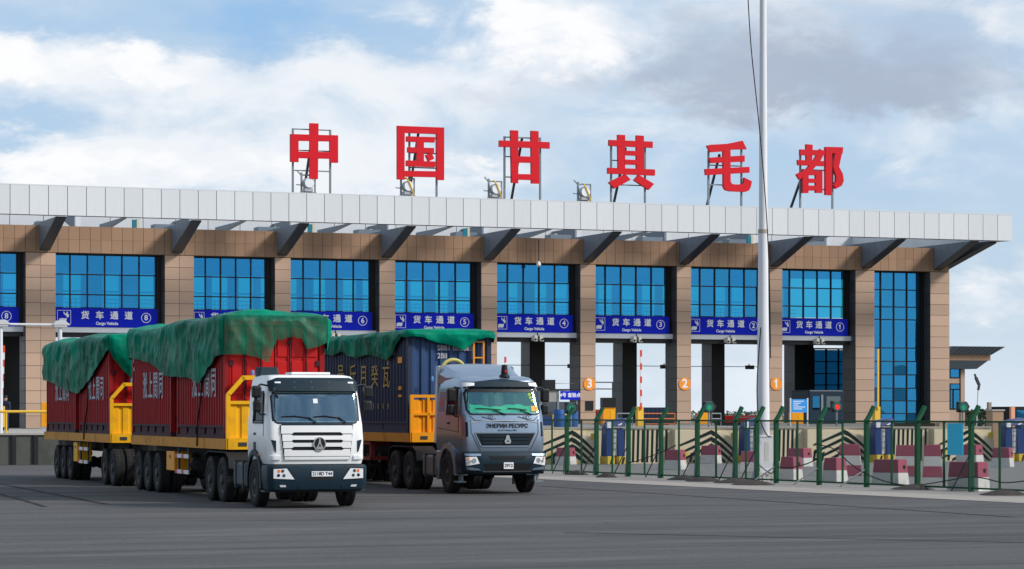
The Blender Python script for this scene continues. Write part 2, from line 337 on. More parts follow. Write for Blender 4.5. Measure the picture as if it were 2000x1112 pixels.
M_bpink = mat('faded_red_paint', (.34,.075,.12), .8, var=.15, vscale=3, bump=.3, dirt=.65, dirtcol=(.27,.14,.16), dscale=4)
M_bwhite = mat('dirty_white_paint', (.62,.61,.58), .8, var=.1, bump=.3, dirt=.6, dirtcol=(.30,.28,.265), dscale=3.5)
M_cream = mat('cream_wall_paint', (.70,.60,.42), .8, var=.06, bump=.2, dirt=.2, dirtcol=(.42,.36,.27), dscale=1.5)
M_stripe = mat('black_green_stripe', (.008,.014,.014), .8, spec=.1)
M_ystripe = mat('yellow_stripe', (.72,.52,.06), .7, dirt=.2)
M_kblue = mat('kiosk_blue', (.01,.035,.16), .4, var=.05)
M_pole = mat('white_mast_paint', (.72,.73,.76), .4, var=.04, dirt=.12, dirtcol=(.5,.48,.45), dscale=1)
M_cable = mat('black_cable', (.015,.015,.015), .7)
M_yrod = mat('rod_yellow', (.75,.45,.05), .6)
M_disc = mat('disc_orange', (.90,.30,.03), .5)
M_sand = mat('dark_sandbag', (.07,.062,.055), .95, var=.3, vscale=6, bump=.8)
M_cyan = mat('cyan_poster', (.04,.48,.72), .5, var=.12, vscale=5)
M_gglow = mat('green_signal', (.01,.25,.13), .4, emit=.12)
M_rglow = mat('red_signal', (.7,.02,.015), .4, emit=.5)
M_skin = mat('skin', (.45,.26,.18), .6)
M_cloth = mat('navy_uniform', (.02,.03,.06), .85)
M_tree = mat('dark_foliage', (.045,.075,.035), .9, var=.5, vscale=.2, rand=.3)
M_reflw = mat('reflector_white', (.7,.7,.7), .4); M_reflr = mat('reflector_red', (.55,.04,.03), .4)
M_wg = glassmat('blue_curtain_glass', (.055,.36,.80), (.34,.95,.88), .015, .50, .012)
M_wg2 = glassmat('lane_glass', (.06,.33,.62), (.10,.40,.60), .02, .5)
M_wgr = glassmat('rear_blue_glass', (.03,.22,.4), (.26,.80,.90), .02, .25)
M_cg = glassmat('cab_glass', (.50,.68,.82), (.70,.84,.86), .03, .24)
M_cg2 = glassmat('teal_cab_glass', (.34,.66,.68), (.80,.95,.93), .03, .24)
M_sg = glassmat('side_cab_glass', (.35,.4,.45), (.2,.22,.25), .05, .25)

# ================================================================ SETTING
def sheet(name, pts, z, m, sub=None):
    o = MB().add([(x, y, z) for x, y in pts], [tuple(range(len(pts)))]).build(name, m, kind='structure'); return o
S = 3500
sheet('ground', [(-S,-S),(S,-S),(S,S),(-S,S)], -.012, M_ground)
sheet('road', [(-160,-20),(190,-20),(190,118),(-160,118)], -.004, M_asph)
FA = Vector(GP(1040, 923)); FB = Vector(GP(2140, 972)); fd = (FB-FA).normalized(); fp = Vector((fd.y, -fd.x))
if fp.dot(Vector((sT, cT))) < 0: fp = -fp      # fp points to the building side
F0 = FA-fd*14; F1 = FB+fd*25
sheet('verge', [F0-fp*4.2, F1-fp*4.2, F1+fp*.3, F0+fp*.3], .004, M_verge)
sheet('gravel_yard', [F0+fp*.3, F1+fp*.3, (F1+fp*60), (F0+fp*60)], .002, M_yard)
# dark repair seams on the road
def seam(p, q, w):
    p = Vector(GP(*p)); q = Vector(GP(*q)); n = (q-p).normalized(); n = Vector((-n.y, n.x))*w/2; pts = []
    for i in range(13):
        c = p.lerp(q, i/12) + n*rnd.uniform(-.5, .5); pts.append(c)
    return [c+n for c in pts] + [c-n for c in pts][::-1]
for a, b, w in (((0,945),(210,985),.18), ((0,965),(90,990),.14), ((1060,950),(1980,1010),.12), ((1100,1040),(2000,1060),.08)):
    sheet('road_seam', seam(a, b, w), .001, M_tar)
PY = 102.3
xl = WX(-400, PY); xm = WX(760, PY); xr = WX(1936, PY)
MB().box(xm, xr, PY+.35, 175, -.3, 1.44).build('platform', M_conc, kind='structure')
MB().box(xl, xm-.002, 109.3, 175, -.3, 1.21).build('platform', M_conc, kind='structure')

# ---- striped retaining wall
wl = WX(1010, PY)
wt = thing('retaining_wall', 'long low concrete wall painted with cream panels, chevrons and black bars behind the green fence', 'wall', (wl, PY, 0)); W0 = Vector((wl, PY, 0))
MB(W0).box(wl, xr, PY, PY+.348, 0, 1.46).build('wall_body', M_cream, wt)
MB(W0).box(wl, xr, PY-.06, PY+.5, 1.462, 1.53).build('coping', M_conc, wt)
def wall_chev(pa, pb, flip=False):      # chevron panel: cream wedge block with slanting stripes rising to a peak
    xa, xb = WX(pa, PY), WX(pb, PY); w = xb-xa; y0 = PY-.42
    MB(W0).prism([(xa, .0), (xb, 0), (xb, 1.0), (xa+w*.62, 1.42), (xa, 1.42)], lambda u, v, q: (u, q, v), y0, PY-.003).build('island_nose', M_cream, wt, bevel=.02)
    pk = xa+w*.58
    for i in range(5):
        az = 1.41-.285*i; yy = y0-.006-.002*i; th = .165
        for side, (dx, dz) in (('l', (-1.5, -.62-.04*i)), ('r', (w*.40, -.92))):
            up = []; n = 7
            for k in range(n+1):
                t_ = k/n; x = pk+dx*t_; z = az+dz*(t_**(1.25 if side == 'r' else .95))
                if x < xa+.02 or z < .03: break
                zmax = 1.42 if x < xa+w*.62 else 1.42-.42*(x-xa-w*.62)/(w*.38)
                up.append((x, min(z, zmax-.01), max(.01, min(z-th*(1-.45*t_)*(1.0 if side == 'l' else 1.3), zmax-.03))))
            if len(up) < 2: continue
            poly = [(p[0], p[1]) for p in up]+[(p[0], p[2]) for p in up[::-1]]
            MB(W0).prism(poly, lambda u, v, q: (u, q, v), yy-(.001 if side == 'r' else 0), y0+.001).build('stripe', M_stripe if i != 4 else M_ystripe, wt)
    MB(W0).box(xb-.32, xb-.05, y0-.007, y0+.0, 1.02, 1.28).build('stripe', M_ystripe, wt)
    for i in range(4):
        x = xa+.05+i*.2; MB(W0).prism([(x, .05), (x+.11, .05), (x+.2, .62-.05*i), (x+.07, .58-.05*i)], lambda u, v, q: (u, q, v), y0-.008, y0+.0).build('stripe', M_stripe if i % 2 else M_ystripe, wt)
for pa, pb in ((1040,1160), (1310,1432), (1568,1692), (1815,1932)): wall_chev(pa, pb)
for pa, pb in ((1214,1306), (1434,1462), (1518,1560), (1686,1702), (1742,1812)):
    xa, xb = WX(pa, PY), WX(pb, PY); n = max(2, int((xb-xa)/.20))
    for i in range(n):
        x = xa+(xb-xa)*(i+.15)/n; MB(W0).prism([(x, .05), (x+.105, .05), (x+.14, 1.42), (x+.035, 1.42)], lambda u, v, q: (u, q, v), PY-.008, PY+.002).build('stripe', M_stripe, wt)
# ---- left retaining wall with railing
x0, x1 = xl, WX(175, 109)
lw = thing('retaining_wall', 'dark mossy concrete loading wall behind the rear trailer at the left edge', 'wall', (x0, 109, 0)); O = Vector((x0, 109, 0))
MB(O).box(x0, x1, 109, 109.298, 0, 1.22).build('wall_body', M_oldconc, lw)
MB(O).box(x0, x1, 108.93, 109.5, 1.222, 1.29).build('coping', M_conc, lw)
for p in (-60, 22, 65, 120): xx = WX(p, 109); MB(O).box(xx, xx+.18, 108.9, 109.0, 0, 1.218).build('pilaster', M_blackgran_shade, lw)
rl = thing('handrail', 'orange yellow pipe railing on the left loading wall', 'railing', (x0, 109.15, 1.29)); O2 = Vector((x0, 109.15, 1.29))
MB(O2).tube([(x0, 109.15, 2.18), (x1, 109.15, 2.18)], .055, 8).build('rail', M_yrod, rl, True)
for p in (-180, -85, 13, 110): xx = WX(p, 109); MB(O2).tube([(xx, 109.15, 1.29), (xx, 109.15, 2.17)], .05, 8).build('post', M_yrod, rl, True)

# ================================================================ GATE BUILDING
FY = 156.5; D2 = FY+8.7
bO = Vector((WX(110, FY), FY, 1.3))
B = thing('gate_building', 'long brown stone gate hall with blue glass, truck lanes and white panelled roof edge', 'building', bO)
PIER = [(-470,-413), (-230,-173), (50,109), (322,379), (537,568), (741,772), (940,971), (1133.5,1163.5), (1322,1350), (1503,1528), (1671,1708), (1817,1854.5)]
PX = [(WX(a, FY), WX(b, FY)) for a, b in PIER]
ZB, ZG, ZT = 1.21, 11.6, 13.2
def pbase(x): return 1.45 if x > xm else 1.22
rows = 14
for i, (a, b) in enumerate(PX):
    z0 = pbase(a); w = b-a; dd = 1.75
    pier = MB(bO).box(a+.01, b-.01, FY+.04, FY+dd, z0, ZG).build('pier', M_joint, B)
    rh = (ZG-z0)/rows; nc = 2 if w > 1.45 and i < 4 else 1
    for r in range(rows):
        for c in range(nc):
            cw = w/nc
            piece('tile', (cw-.022, .05, rh-.022), (a+cw*(c+.5), FY+.02, z0+rh*(r+.5)), M_gran, pier, bO)
        if i > 1: piece('side_tile', (.04, dd-.07, rh-.022), (a-.008, FY+dd/2+.03, z0+rh*(r+.5)), M_shadegran, pier, bO)
    # rear pier, the roof shade on it put into the black colour
    rp = MB(bO).box(a, b, D2, D2+1.7, z0, 6.9).build('rear_pier', M_blackgran_shade, B)
    if i > 1:
        for r in range(8): piece('side_tile', (.03, 1.62, .68), (a-.014, D2+.85, z0+.36+.70*r), M_shadegran, rp, bO)
# brown band over windows with tiles
for i in range(len(PX)-1):
    a, b = PX[i][0]-.0, PX[i+1][0]-.0
    bs = MB(bO).box(a, b-.004, FY+.10, FY+.9, ZG, ZT-.03).build('cornice_band', M_joint, B)
    n = max(4, round((b-a)/.62)); cw = (b-a)/n
    if i < 1: n = 0
    for k in range(n):
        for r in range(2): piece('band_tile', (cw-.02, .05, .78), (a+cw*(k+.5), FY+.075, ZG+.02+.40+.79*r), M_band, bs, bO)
a, b = PX[-1]
bs = MB(bO).box(a, b, FY+.10, FY+.9, ZG, ZT-.03).build('cornice_band', M_joint, B)
for k in range(2):
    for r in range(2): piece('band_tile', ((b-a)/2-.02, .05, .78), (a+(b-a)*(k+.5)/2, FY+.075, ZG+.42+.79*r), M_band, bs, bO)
xL, xR = PX[0][0], PX[-1][1]
MB(bO).box(xL, xR-.06, FY+.95, D2+1.7, 12.2, 13.12).build('roof_slab', M_conc, B)
MB(bO).box(xR-.05, xR, FY+1.8, D2+1.75, pbase(9), 13.1).build('end_wall', M_gran, B)
MB(bO).box(xL, xR-.06, FY+1.3, D2+1.6, 6.9, 8.22).build('upper_floor', M_blackgran_shade, B)
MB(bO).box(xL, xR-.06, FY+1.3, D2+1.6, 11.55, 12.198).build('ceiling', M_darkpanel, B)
# rear gallery wall with openings, railings and rear glass
for i in range(1, len(PX)-1):
    a, b = PX[i][1], PX[i+1][0]
    if i == len(PX)-2: continue
    shift = 0.0
    g = MB(bO); yb = D2+.9
    full0, full1 = PX[i][0], PX[i+1][0]
    L_ = full1-full0
    ops = [(.10,.24), (.30,.46), (.62,.74), (.79,.95)] if i % 2 else [(.05,.2), (.27,.43), (.50,.64), (.80,.93)]
    prev = full0
    for (p, q) in ops:
        g.box(prev, full0+L_*p, yb, yb+.3, 8.22, 10.95); prev = full0+L_*q
    g.box(prev, full1, yb, yb+.3, 8.22, 10.95); g.box(full0, full1, yb-.001, yb+.301, 10.95, 11.55)
    g.build('gallery_wall', M_bluegrey, B)
    h = MB(bO)
    for z in (8.5, 8.75, 9.0, 9.25): h.box(full0, full1, yb-1.0, yb-.96, z, z+.045)
    for k in range(int(L_/.28)): h.box(full0+k*.28, full0+k*.28+.03, yb-.99, yb-.97, 8.22, 9.25)
    h.box(full0, full1, yb+.1, yb+.15, 9.75, 9.85)
    h.build('gallery_railing', M_white, B)
    MB(bO).add([(full0, yb+.4, 8.22), (full1, yb+.4, 8.22), (full1, yb+.4, 11.55), (full0, yb+.4, 11.55)], [(0,1,2,3)]).build('rear_glazing', M_wgr, B)
# front windows
def window(a, b, zs, n, y=FY+.95, fr=.075, name='window', gl=None):
    w = MB(bO); wd = (b-a)/n
    w.box(a, b, y, y+.12, zs[0]-.07, zs[0]); w.box(a, b, y, y+.12, zs[-1], zs[-1]+.1)
    xs = [a+wd*k for k in range(n+1)]
    for k, x in enumerate(xs):
        x_ = min(max(x, a+fr/2), b-fr/2); w.box(x_-fr/2, x_+fr/2, y-.03, y+.13, zs[0], zs[-1])
    for z in zs[1:-1]: w.box(a, b, y-.01, y+.11, z-.035, z+.035)
    f = w.build(name, M_frame, B)
    for k in range(n):
        for j in range(len(zs)-1):
            tl = piece('pane', (wd-.06, .02, zs[j+1]-zs[j]-.06), (xs[k]+wd/2, y+.05, (zs[j]+zs[j+1])/2), gl or M_wg, f, bO)
            tl.rotation_euler = (rnd.uniform(-.012,.012), 0, rnd.uniform(-.016,.016))
ncol = {1:6, 2:6, 3:5, 4:5, 5:5, 6:5, 7:5, 8:5, 9:5}
for i in range(1, len(PX)-2):
    a, b = PX[i][1], PX[i+1][0]-.3
    window(a, b, [8.42, 9.2, 10.4, 11.56], ncol[i] if i < 3 else 5)
    MB(bO).box(b, b+.285, FY+.8, FY+1.2, 6.7, 11.58).build('window_reveal', M_frame, B)
    MB(bO).box(a, b+.285, FY+.55, FY+1.29, 6.93, 7.24).build('lintel_strip', M_white, B)
    MB(bO).box(a, b+.285, FY+.75, FY+1.28, 6.66, 6.926).build('lintel_soffit', M_blackgran_shade, B)
a, b = PX[-2][1], PX[-1][0]-.25
window(a, b, [1.45, 2.1, 2.95, 3.8, 4.7, 5.6, 6.5, 8.4, 9.25, 10.4, 11.56], 4)
MB(bO).box(b, b+.23, FY+.8, FY+1.2, 1.46, 11.58).build('window_reveal', M_frame, B)
MB(bO).box(a+.9, b+.2, FY+5.2, FY+5.5, 1.46, 6.88).build('partition', M_bluegrey, B)
# interior lift hall glass in lane one (rear)
a, b = PX[-3][0]+.4, PX[-2][0]
window(WX(1592, D2+.9)-.9, WX(1668, D2+.9)+.9, [3.2, 4.1, 4.9, 5.75, 6.6], 5, y=D2+1.2, name='rear_window', gl=M_wg2)
MB(bO).box(WX(1592, D2+.9)-.9, WX(1668, D2+.9)+.9, D2+1.15, D2+1.5, 1.46, 3.12).build('rear_wall', M_blackgran_shade, B)
# roof edge: front, rear and side beams of aluminium panels
EY = FY-5.5; ex0 = PX[0][0]-1; ex1 = WX(1976.5, EY)
fas = MB(bO).box(ex0, ex1, EY+.03, EY+.7, 13.42, 15.08).build('fascia', M_frame, B)
MB(bO).box(ex0, ex1+.01, EY-.01, EY+.72, 15.081, 15.14).build('fascia_coping', M_white, B)
np_ = round((ex1-ex0)/1.09); pw = (ex1-ex0)/np_
for k in range(np_): piece('panel', (pw-.035, .05, 1.66), (ex0+pw*(k+.5), EY+.01, 14.245), M_alu, fas, bO)
ry = D2+6.5
rf = MB(bO).box(ex0, ex1-.01, ry+.03, ry+.6, 13.42, 15.08).build('rear_fascia', M_frame, B)
for k in range(np_//2*1): piece('rear_panel', (pw*2-.04, .05, .80), (ex0+pw*2*(k+.5), ry+.01, 13.84), M_white, rf, bO); piece('rear_panel', (pw*2-.04, .05, .80), (ex0+pw*2*(k+.5)+.5, ry+.01, 14.66), M_white, rf, bO)
MB(bO).box(ex1-.7, ex1-.005, EY+.705, ry+.02, 13.43, 15.07).build('side_fascia', M_alu, B)
MB(bO).box(xL, ex1-.8, FY+8.6, FY+9.4, 13.121, 13.62).build('roof_upstand', M_white, B)
# brackets
def bracket(x, w, k):
    br = MB(bO); fn = lambda u, v, q: (q, u, v)
    sidep = [(FY+2.2, 13.4), (EY+.9, 13.4), (EY+.75, 13.36), (FY+.04, 11.72), (FY+.04, 13.15), (FY+2.2, 13.15)]
    ob = MB(bO).prism([(FY-.0, 13.39), (EY+.8, 13.39), (FY-.0, 11.80)], fn, x+.03, x+w-.03).prism([(FY+2.4, 13.39), (FY+.01, 13.39), (FY+.01, 13.16), (FY+2.4, 13.16)], fn, x+.03, x+w-.03).build('bracket', M_frame, B)
    n = 5; ys = [FY-.02 + (EY+.75-FY)*j/n for j in range(n+1)]
    zb = lambda y: 11.78+(FY-y)/(FY-EY-.75)*(13.39-11.78)
    for s in (0, 1):
        xx = x if s == 0 else x+w-.03
        for j in range(n):
            p = [(ys[j]-.02, 13.38), (ys[j+1]+.0, 13.38), (ys[j+1]+.0, max(zb(ys[j+1]), 13.0) if False else zb(ys[j+1])), (ys[j]-.02, zb(ys[j]))]
            if j == n-1: p = [(ys[j]-.02, 13.38), (ys[j+1], 13.38), (ys[j]-.02, zb(ys[j]))]
            MB(bO).prism(p, fn, xx, xx+.03).build('side_panel', M_bluegrey, ob)
        MB(bO).prism([(FY+2.4, 13.38), (FY, 13.38), (FY, 13.17), (FY+2.4, 13.17)], fn, xx, xx+.03).build('side_panel', M_bluegrey, ob)
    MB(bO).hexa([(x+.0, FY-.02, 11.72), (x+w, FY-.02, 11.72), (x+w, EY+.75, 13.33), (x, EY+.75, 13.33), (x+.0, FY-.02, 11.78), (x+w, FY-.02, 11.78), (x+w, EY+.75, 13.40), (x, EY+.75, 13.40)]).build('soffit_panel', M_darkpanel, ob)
BR = [-440, -200, 77, 335, 541, 745, 945, 1139, 1327, 1505, 1683, 1824]
for k, p in enumerate(BR): bracket(WX(p, FY), .62 if k != 11 else .6, k)
# corner bracket running diagonally to the roof corner
cx_, cy_ = ex1-.9, EY+.9
sx0, sy0 = xR+.02, FY+.9
d = Vector((cx_-sx0, cy_-sy0, 0)); nn = Vector((-d.y, d.x, 0)).normalized()*.3
MB(bO).hexa([(Vector((sx0, sy0, 11.75))-nn), (Vector((sx0, sy0, 11.75))+nn), (Vector((cx_, cy_, 13.3))+nn), (Vector((cx_, cy_, 13.3))-nn),
             (Vector((sx0, sy0, 13.4))-nn), (Vector((sx0, sy0, 13.4))+nn), (Vector((cx_, cy_, 13.41))+nn), (Vector((cx_, cy_, 13.41))-nn)]).build('bracket', M_darkpanel, B)
# second line of supports behind the band: white posts, short rear brackets and grey plant boxes
for k in range(2, 12):
    x = PX[k-1][0] + (PX[k][0]-PX[k-1][0])*.62
    MB(bO).box(x, x+.35, D2+2.0, D2+2.35, 13.12, 14.9).build('roof_post', M_white, B)
    MB(bO).prism([(D2+2.4, 14.75), (ry, 14.75), (D2+2.4, 13.75)], lambda u, v, q: (q, u, v), x+.0, x+.34).build('rear_bracket', M_bluegrey, B)
    MB(bO).box(x-2.9, x-1.4, D2-.5, D2+.6, 13.12, 14.05).build('roof_plant_box', M_bluegrey, B)
    MB(bO).prism([(FY+1.0, 13.9), (FY+7.8, 13.9), (FY+7.8, 13.4)], lambda u, v, q: (q, u, v), x+.9, x+1.2).build('roof_rib', M_bluegrey, B)
for p in (262, 605, 908, 1462):
    x = WX(p, FY+3); MB(bO).box(x-.12, x+.12, FY+2.9, FY+3.1, 13.121, 13.9).build('vent_pipe', mat('teal_pipe', (.02,.2,.27), .4), B); MB(bO).box(x+.14, x+.3, FY+2.9, FY+3.1, 13.121, 13.95).build('vent_pipe', mat('ivory_pipe', (.6,.56,.42), .5), B)
# black wall hatch and orange lane number discs on the piers
def disc(px, py, digit):
    x = WX(px, FY); z = WZ(py, px, FY)
    t = thing('lane_number_disc', {'3':'orange disc numbered three on the pier nearest the grey cab','2':'orange disc numbered two on the middle pier left of the mast','1':'orange disc numbered one on the pier just right of the mast'}[digit], 'number sign', (x, FY-.03, z), group='orange lane numbers on the piers')
    MB().lathe([(.41, -.02), (.41, .005)], (0,0,0), 'y', 36).build('disc', M_disc, t, True)
    text_mb(digit, .78, lambda a, b, c: (a, -.024-c, b), bold=.022, ext=.004).build('numeral', M_signwhite, t)
    if digit == '1': MB().prism([(.0,.26),(-.02,.26),(-.15,.17),(-.15,.08),(.0,.14)], lambda u, v, q: (u, q, v), -.029, -.021).build('numeral_flag', M_signwhite, t)
disc(1151, 750, '3'); disc(1337, 750, '2'); disc(1515.5, 750, '1')
x = WX(1151, FY); MB(bO).box(x-.27, x+.27, FY-.05, FY-.008, 2.3, 2.9).build('wall_hatch', M_black, B)

# ---- lane signs
def lane_sign(i, num, desc):
    a, b = PX[i][1]+.01, PX[i+1][0]-.31; y = FY+.5; w = b-a; c = Vector((a, y, 7.25))
    t = thing('lane_sign', desc, 'sign', c, group='blue lane signs over the truck lanes')
    MB(c).box(a, b, y, y+.42, 7.25, 8.37).build('board', M_blue, t)
    zc = 7.86
    def rr(x0, x1, z0, z1, tk, name):
        MB(c).box(x0, x1, y-.012, y+.002, z1-tk, z1).box(x0, x1, y-.012, y+.002, z0, z0+tk).box(x0, x0+tk, y-.012, y+.002, z0+tk, z1-tk).box(x1-tk, x1, y-.012, y+.002, z0+tk, z1-tk).build(name, M_signwhite, t)
    k = w/5.05; 
    ix0, ix1 = a+.14*k, a+.80*k
    rr(ix0, ix1, 7.42, 8.24, .025, 'icon_frame')
    s = k
    P = lambda pts: [(ix0+u*.66*k, 7.42+v*.82) for u, v in pts]
    ic = MB(c); Y0, Y1 = y-.012, y+.002; f = lambda u, v, q: (u, q, v)
    ic.prism(P([(.12,.12),(.2,.1),(.3,.16),(.55,.12),(.66,.2),(.70,.42),(.55,.40),(.30,.42),(.14,.36)]), f, Y0, Y1)       # vehicle
    ic.prism(P([(.44,.88),(.52,.88),(.56,.74),(.66,.76),(.70,.90),(.78,.88),(.76,.74),(.86,.70),(.84,.50),(.72,.46),(.66,.60),(.50,.70)]), f, Y0, Y1)   # officer
    ic.build('icon', M_signwhite, t)
    cap = .43
    for j, ch in enumerate('货车通道'):
        xx = a+w*(.295+.140*j)
        text_mb(ch, cap*1.18, lambda u, v, q, xx=xx: (xx+u, y-.008-q, 7.93+v), c, bold=.016, ext=.004).build('character', M_signwhite, t)
    text_mb('Cargo Vehicle', .235, lambda u, v, q: (a+w*.505+u, y-.008-q, 7.47+v), c, bold=.008, ext=.004).build('caption', M_signwhite, t)
    nx = a+w*.885
    rg = MB(c); n = 32
    rg.grid(lambda i_, j_: (nx+[.30,.265,.265,.30,.30][j_]*math.cos(2*PI*i_/n), [y-.012,y-.012,y+.002,y+.002,y-.012][j_], 7.84+[.30,.265,.265,.30,.30][j_]*math.sin(2*PI*i_/n)), n, 5, True).build('ring', M_signwhite, t)
    text_mb(num, .44, lambda u, v, q: (nx+u, y-.008-q, 7.84+v), c, bold=.012, ext=.004).build('numeral', M_signwhite, t)
    if num == '1': MB(c).prism([(nx,7.985),(nx-.02,7.985),(nx-.09,7.94),(nx-.09,7.885),(nx,7.92)], lambda u, v, q: (u, q, v), y-.013, y+.001).build('numeral_flag', M_signwhite, t)
SG = {1:('8','blue cargo lane sign cut by the left edge of the photo, circled 8'), 2:('8','blue cargo lane sign with circled 8 on the widest bay, behind the rear trailer'), 3:('7','blue cargo lane sign half hidden behind the green tarpaulin of the white truck'), 4:('6','blue cargo lane sign with circled 6, left part hidden by green tarpaulin'),
      5:('5','blue cargo lane sign with circled 5 above the navy container'), 6:('4','blue cargo lane sign with circled 4 above the grey truck cab'), 7:('3','blue cargo lane sign with circled 3 between the fourth and second lanes'), 8:('2','blue cargo lane sign with circled 2 partly behind the white mast'), 9:('1','blue cargo lane sign with circled 1 right of the white mast')}
for i, (n_, d_) in SG.items(): lane_sign(i, n_, d_)
# ---- camera clusters under the signs
def cam_cluster(px, desc):
    y = FY+.35; x = WX(px, y); t = thing('security_camera', desc, 'camera', (x, y, 6.95), group='white cameras hanging under the lane signs')
    MB().bar((0,0,.25), (0,0,-.1), .06).bar((-.25,0,0), (.25,0,0), .05).build('mount', M_black, t)
    for s in (-1, 1):
        MB().hexa([(s*.22-.12,-.25,-.28),(s*.22+.12,-.25,-.28),(s*.26+.10,.25,-.2),(s*.26-.10,.25,-.2),(s*.16-.10,-.2,.1),(s*.16+.10,-.2,.1),(s*.2+.08,.25,.12),(s*.2-.08,.25,.12)]).build('housing', mat('ivory_plastic', (.68,.66,.58), .5), t, bevel=.03)
        MB().lathe([(.07,-.02),(.07,.02)], (s*.23,-.26,-.16), 'y', 14).build('lens', M_black, t)
for p, ds in ((1050,'white twin cameras hanging under the sign of lane four'), (1243,'white twin cameras hanging under the sign of lane three'), (1426,'white twin cameras hanging under the sign of lane two'), (1600,'white twin cameras hanging under the sign of lane one'), (655,'white twin cameras under the sign of lane six, above the navy container')): cam_cluster(p, ds)
# hanging lamp under band
x = WX(1052, FY-.3); t = thing('hanging_lamp', 'small white lamp on a rod in front of the brown band above lane four', 'lamp', (x, FY-.3, 11.6))
MB().bar((0,0,.1),(0,0,1.5),.05).build('rod', M_dsteel, t); MB().lathe([(.05,.12),(.13,0),(.16,-.12),(.08,-.22)], (0,0,0), 'z', 12).build('shade', M_signwhite, t, True)
# overhead rod with detectors through the lanes
y = FY+4; a = PX[5][1]; b = PX[9][0]+2
t = thing('overhead_rail', 'thin dark rod strung across the truck lanes under the gate', 'rail', (a, y, 5.2)); O = Vector((a, y, 5.2))
MB(O).tube([(a, y, 5.23), (b, y, 5.23)], .025, 6).build('rod', M_dsteel, t)
for p in (1116, 1297, 1463):
    x = WX(p, y); tt = thing('lane_sensor', {1116:'small dark sensor on the rod in lane four', 1297:'small dark sensor on the rod in lane three', 1463:'small dark sensor on the rod just left of the white mast'}[p], 'sensor', (x, y-.1, 5.2), group='dark sensors on the overhead rod')
    MB().box(-.28,.28,-.15,.15,-.14,.12).build('housing', M_black, tt, bevel=.02); MB().bar((0,.1,.1),(0,.1,.22),.06).build('clip', M_dsteel, tt)

# ================================================================ RED ROOF CHARACTERS
SY = FY-4.2
def char(name, cx0, cy0, k, polys, posts, rails, brace, desc):
    q = lambda p: (cx0+p[0]/k, cy0+p[1]/k)
    pts = [[q(p) for p in poly] for poly in polys]
    xm_ = sum(p[0] for P in pts for p in P)/sum(len(P) for P in pts)
    c = Vector((WX(xm_, SY), SY, 15.14))
    t = thing('rooftop_character', desc, 'rooftop letter', c, group='big red characters on the roof edge')
    for i, P in enumerate(pts):
        W = [(WX(px, SY), WZ(py, px, SY)) for px, py in P]
        MB(c).prism([(u+.0025*i, v+.002*i) for u, v in W], lambda u, v, w: (u, w, v), SY-.003*i, SY+.22+.002*i).build('stroke', M_red, t, bevel=.0)
    fr = []
    for (p, top) in posts:
        px, py = q((p, top)); x = WX(px, SY); z = WZ(py, px, SY); fr.append((x, z))
        MB(c).bar((x, SY+.33, 15.14), (x, SY+.33, z), .11).build('post', M_steel, t)
    for r in rails:
        px, py = q((posts[0][0], r)); z = WZ(py, px, SY); MB(c).bar((fr[0][0], SY+.335, z), (fr[-1][0], SY+.335, z), .07).build('rail', M_steel, t)
    px, py = q(brace); x = WX(px, SY); z = WZ(py, px, SY)
    MB(c).bar((x, SY+.45, z), (x+.15, SY+2.9, 15.0), .13).build('brace', M_dsteel, t)
char('zhong', 540, 220, 4.348, [[(285,90),(358,93),(353,565),(285,562)], [(120,183),(523,195),(523,246),(120,238)], [(120,183),(187,185),(188,421),(120,418)], [(453,192),(523,195),(523,427),(455,425)], [(180,332),(460,338),(460,393),(180,387)]],
     [(152,130),(470,142)], [135,315,487], (320,200), 'red 中 character, leftmost of the six on the roof')
char('guo', 540, 220, 4.348, [[(1028,112),(1424,128),(1424,185),(1028,170)], [(1028,112),(1090,115),(1088,570),(1028,567)], [(1362,126),(1424,128),(1424,574),(1362,572)], [(1080,495),(1370,500),(1370,550),(1080,544)],
     [(1105,203),(1345,210),(1343,255),(1105,248)], [(1115,295),(1338,303),(1336,347),(1115,340)], [(1103,408),(1348,418),(1346,466),(1103,456)], [(1190,240),(1250,242),(1250,415),(1190,410)], [(1265,362),(1315,345),(1338,395),(1290,418)]],
     [(1143,120),(1375,130)], [208,338,462], (1225,170), 'red boxed 国 character, second from the left on the roof')
char('gan', 900, 230, 4.0, [[(391,98),(450,101),(450,512),(398,508)], [(550,102),(608,106),(612,516),(554,514)], [(303,178),(695,192),(695,242),(303,227)], [(398,300),(612,308),(612,354),(398,350)], [(398,440),(612,445),(612,490),(398,483)]],
     [(356,142),(635,152)], [148,300,460], (500,150), 'red 甘 character with two tall uprights, third on the roof')
char('qi', 900, 230, 4.0, [[(1228,133),(1285,136),(1285,408),(1232,405)], [(1373,138),(1431,142),(1431,415),(1375,412)], [(1160,174),(1500,188),(1500,236),(1160,220)], [(1280,258),(1380,262),(1380,298),(1280,294)], [(1280,328),(1380,332),(1380,370),(1280,366)],
     [(1150,392),(1516,406),(1516,454),(1150,438)], [(1285,442),(1325,487),(1200,556),(1156,506)], [(1388,448),(1508,520),(1468,566),(1352,490)]],
     [(1190,190),(1455,200)], [330,520], (1310,230), 'red 其 character standing on two splayed feet, fourth on the roof')
char('mao', 1350, 250, 5.714, [[(177,197),(215,188),(400,178),(575,142),(622,238),(440,243),(355,262),(215,272)], [(203,332),(597,308),(598,376),(440,382),(218,393)], [(157,460),(650,435),(652,500),(165,528)],
     [(358,240),(438,238),(440,600),(455,626),(490,633),(570,630),(590,610),(592,555),(677,597),(665,660),(645,700),(605,716),(430,708),(385,695),(362,660)]],
     [(217,250),(585,235)], [410,628], (350,290), 'red 毛 character with a hooked foot, left of the white mast')
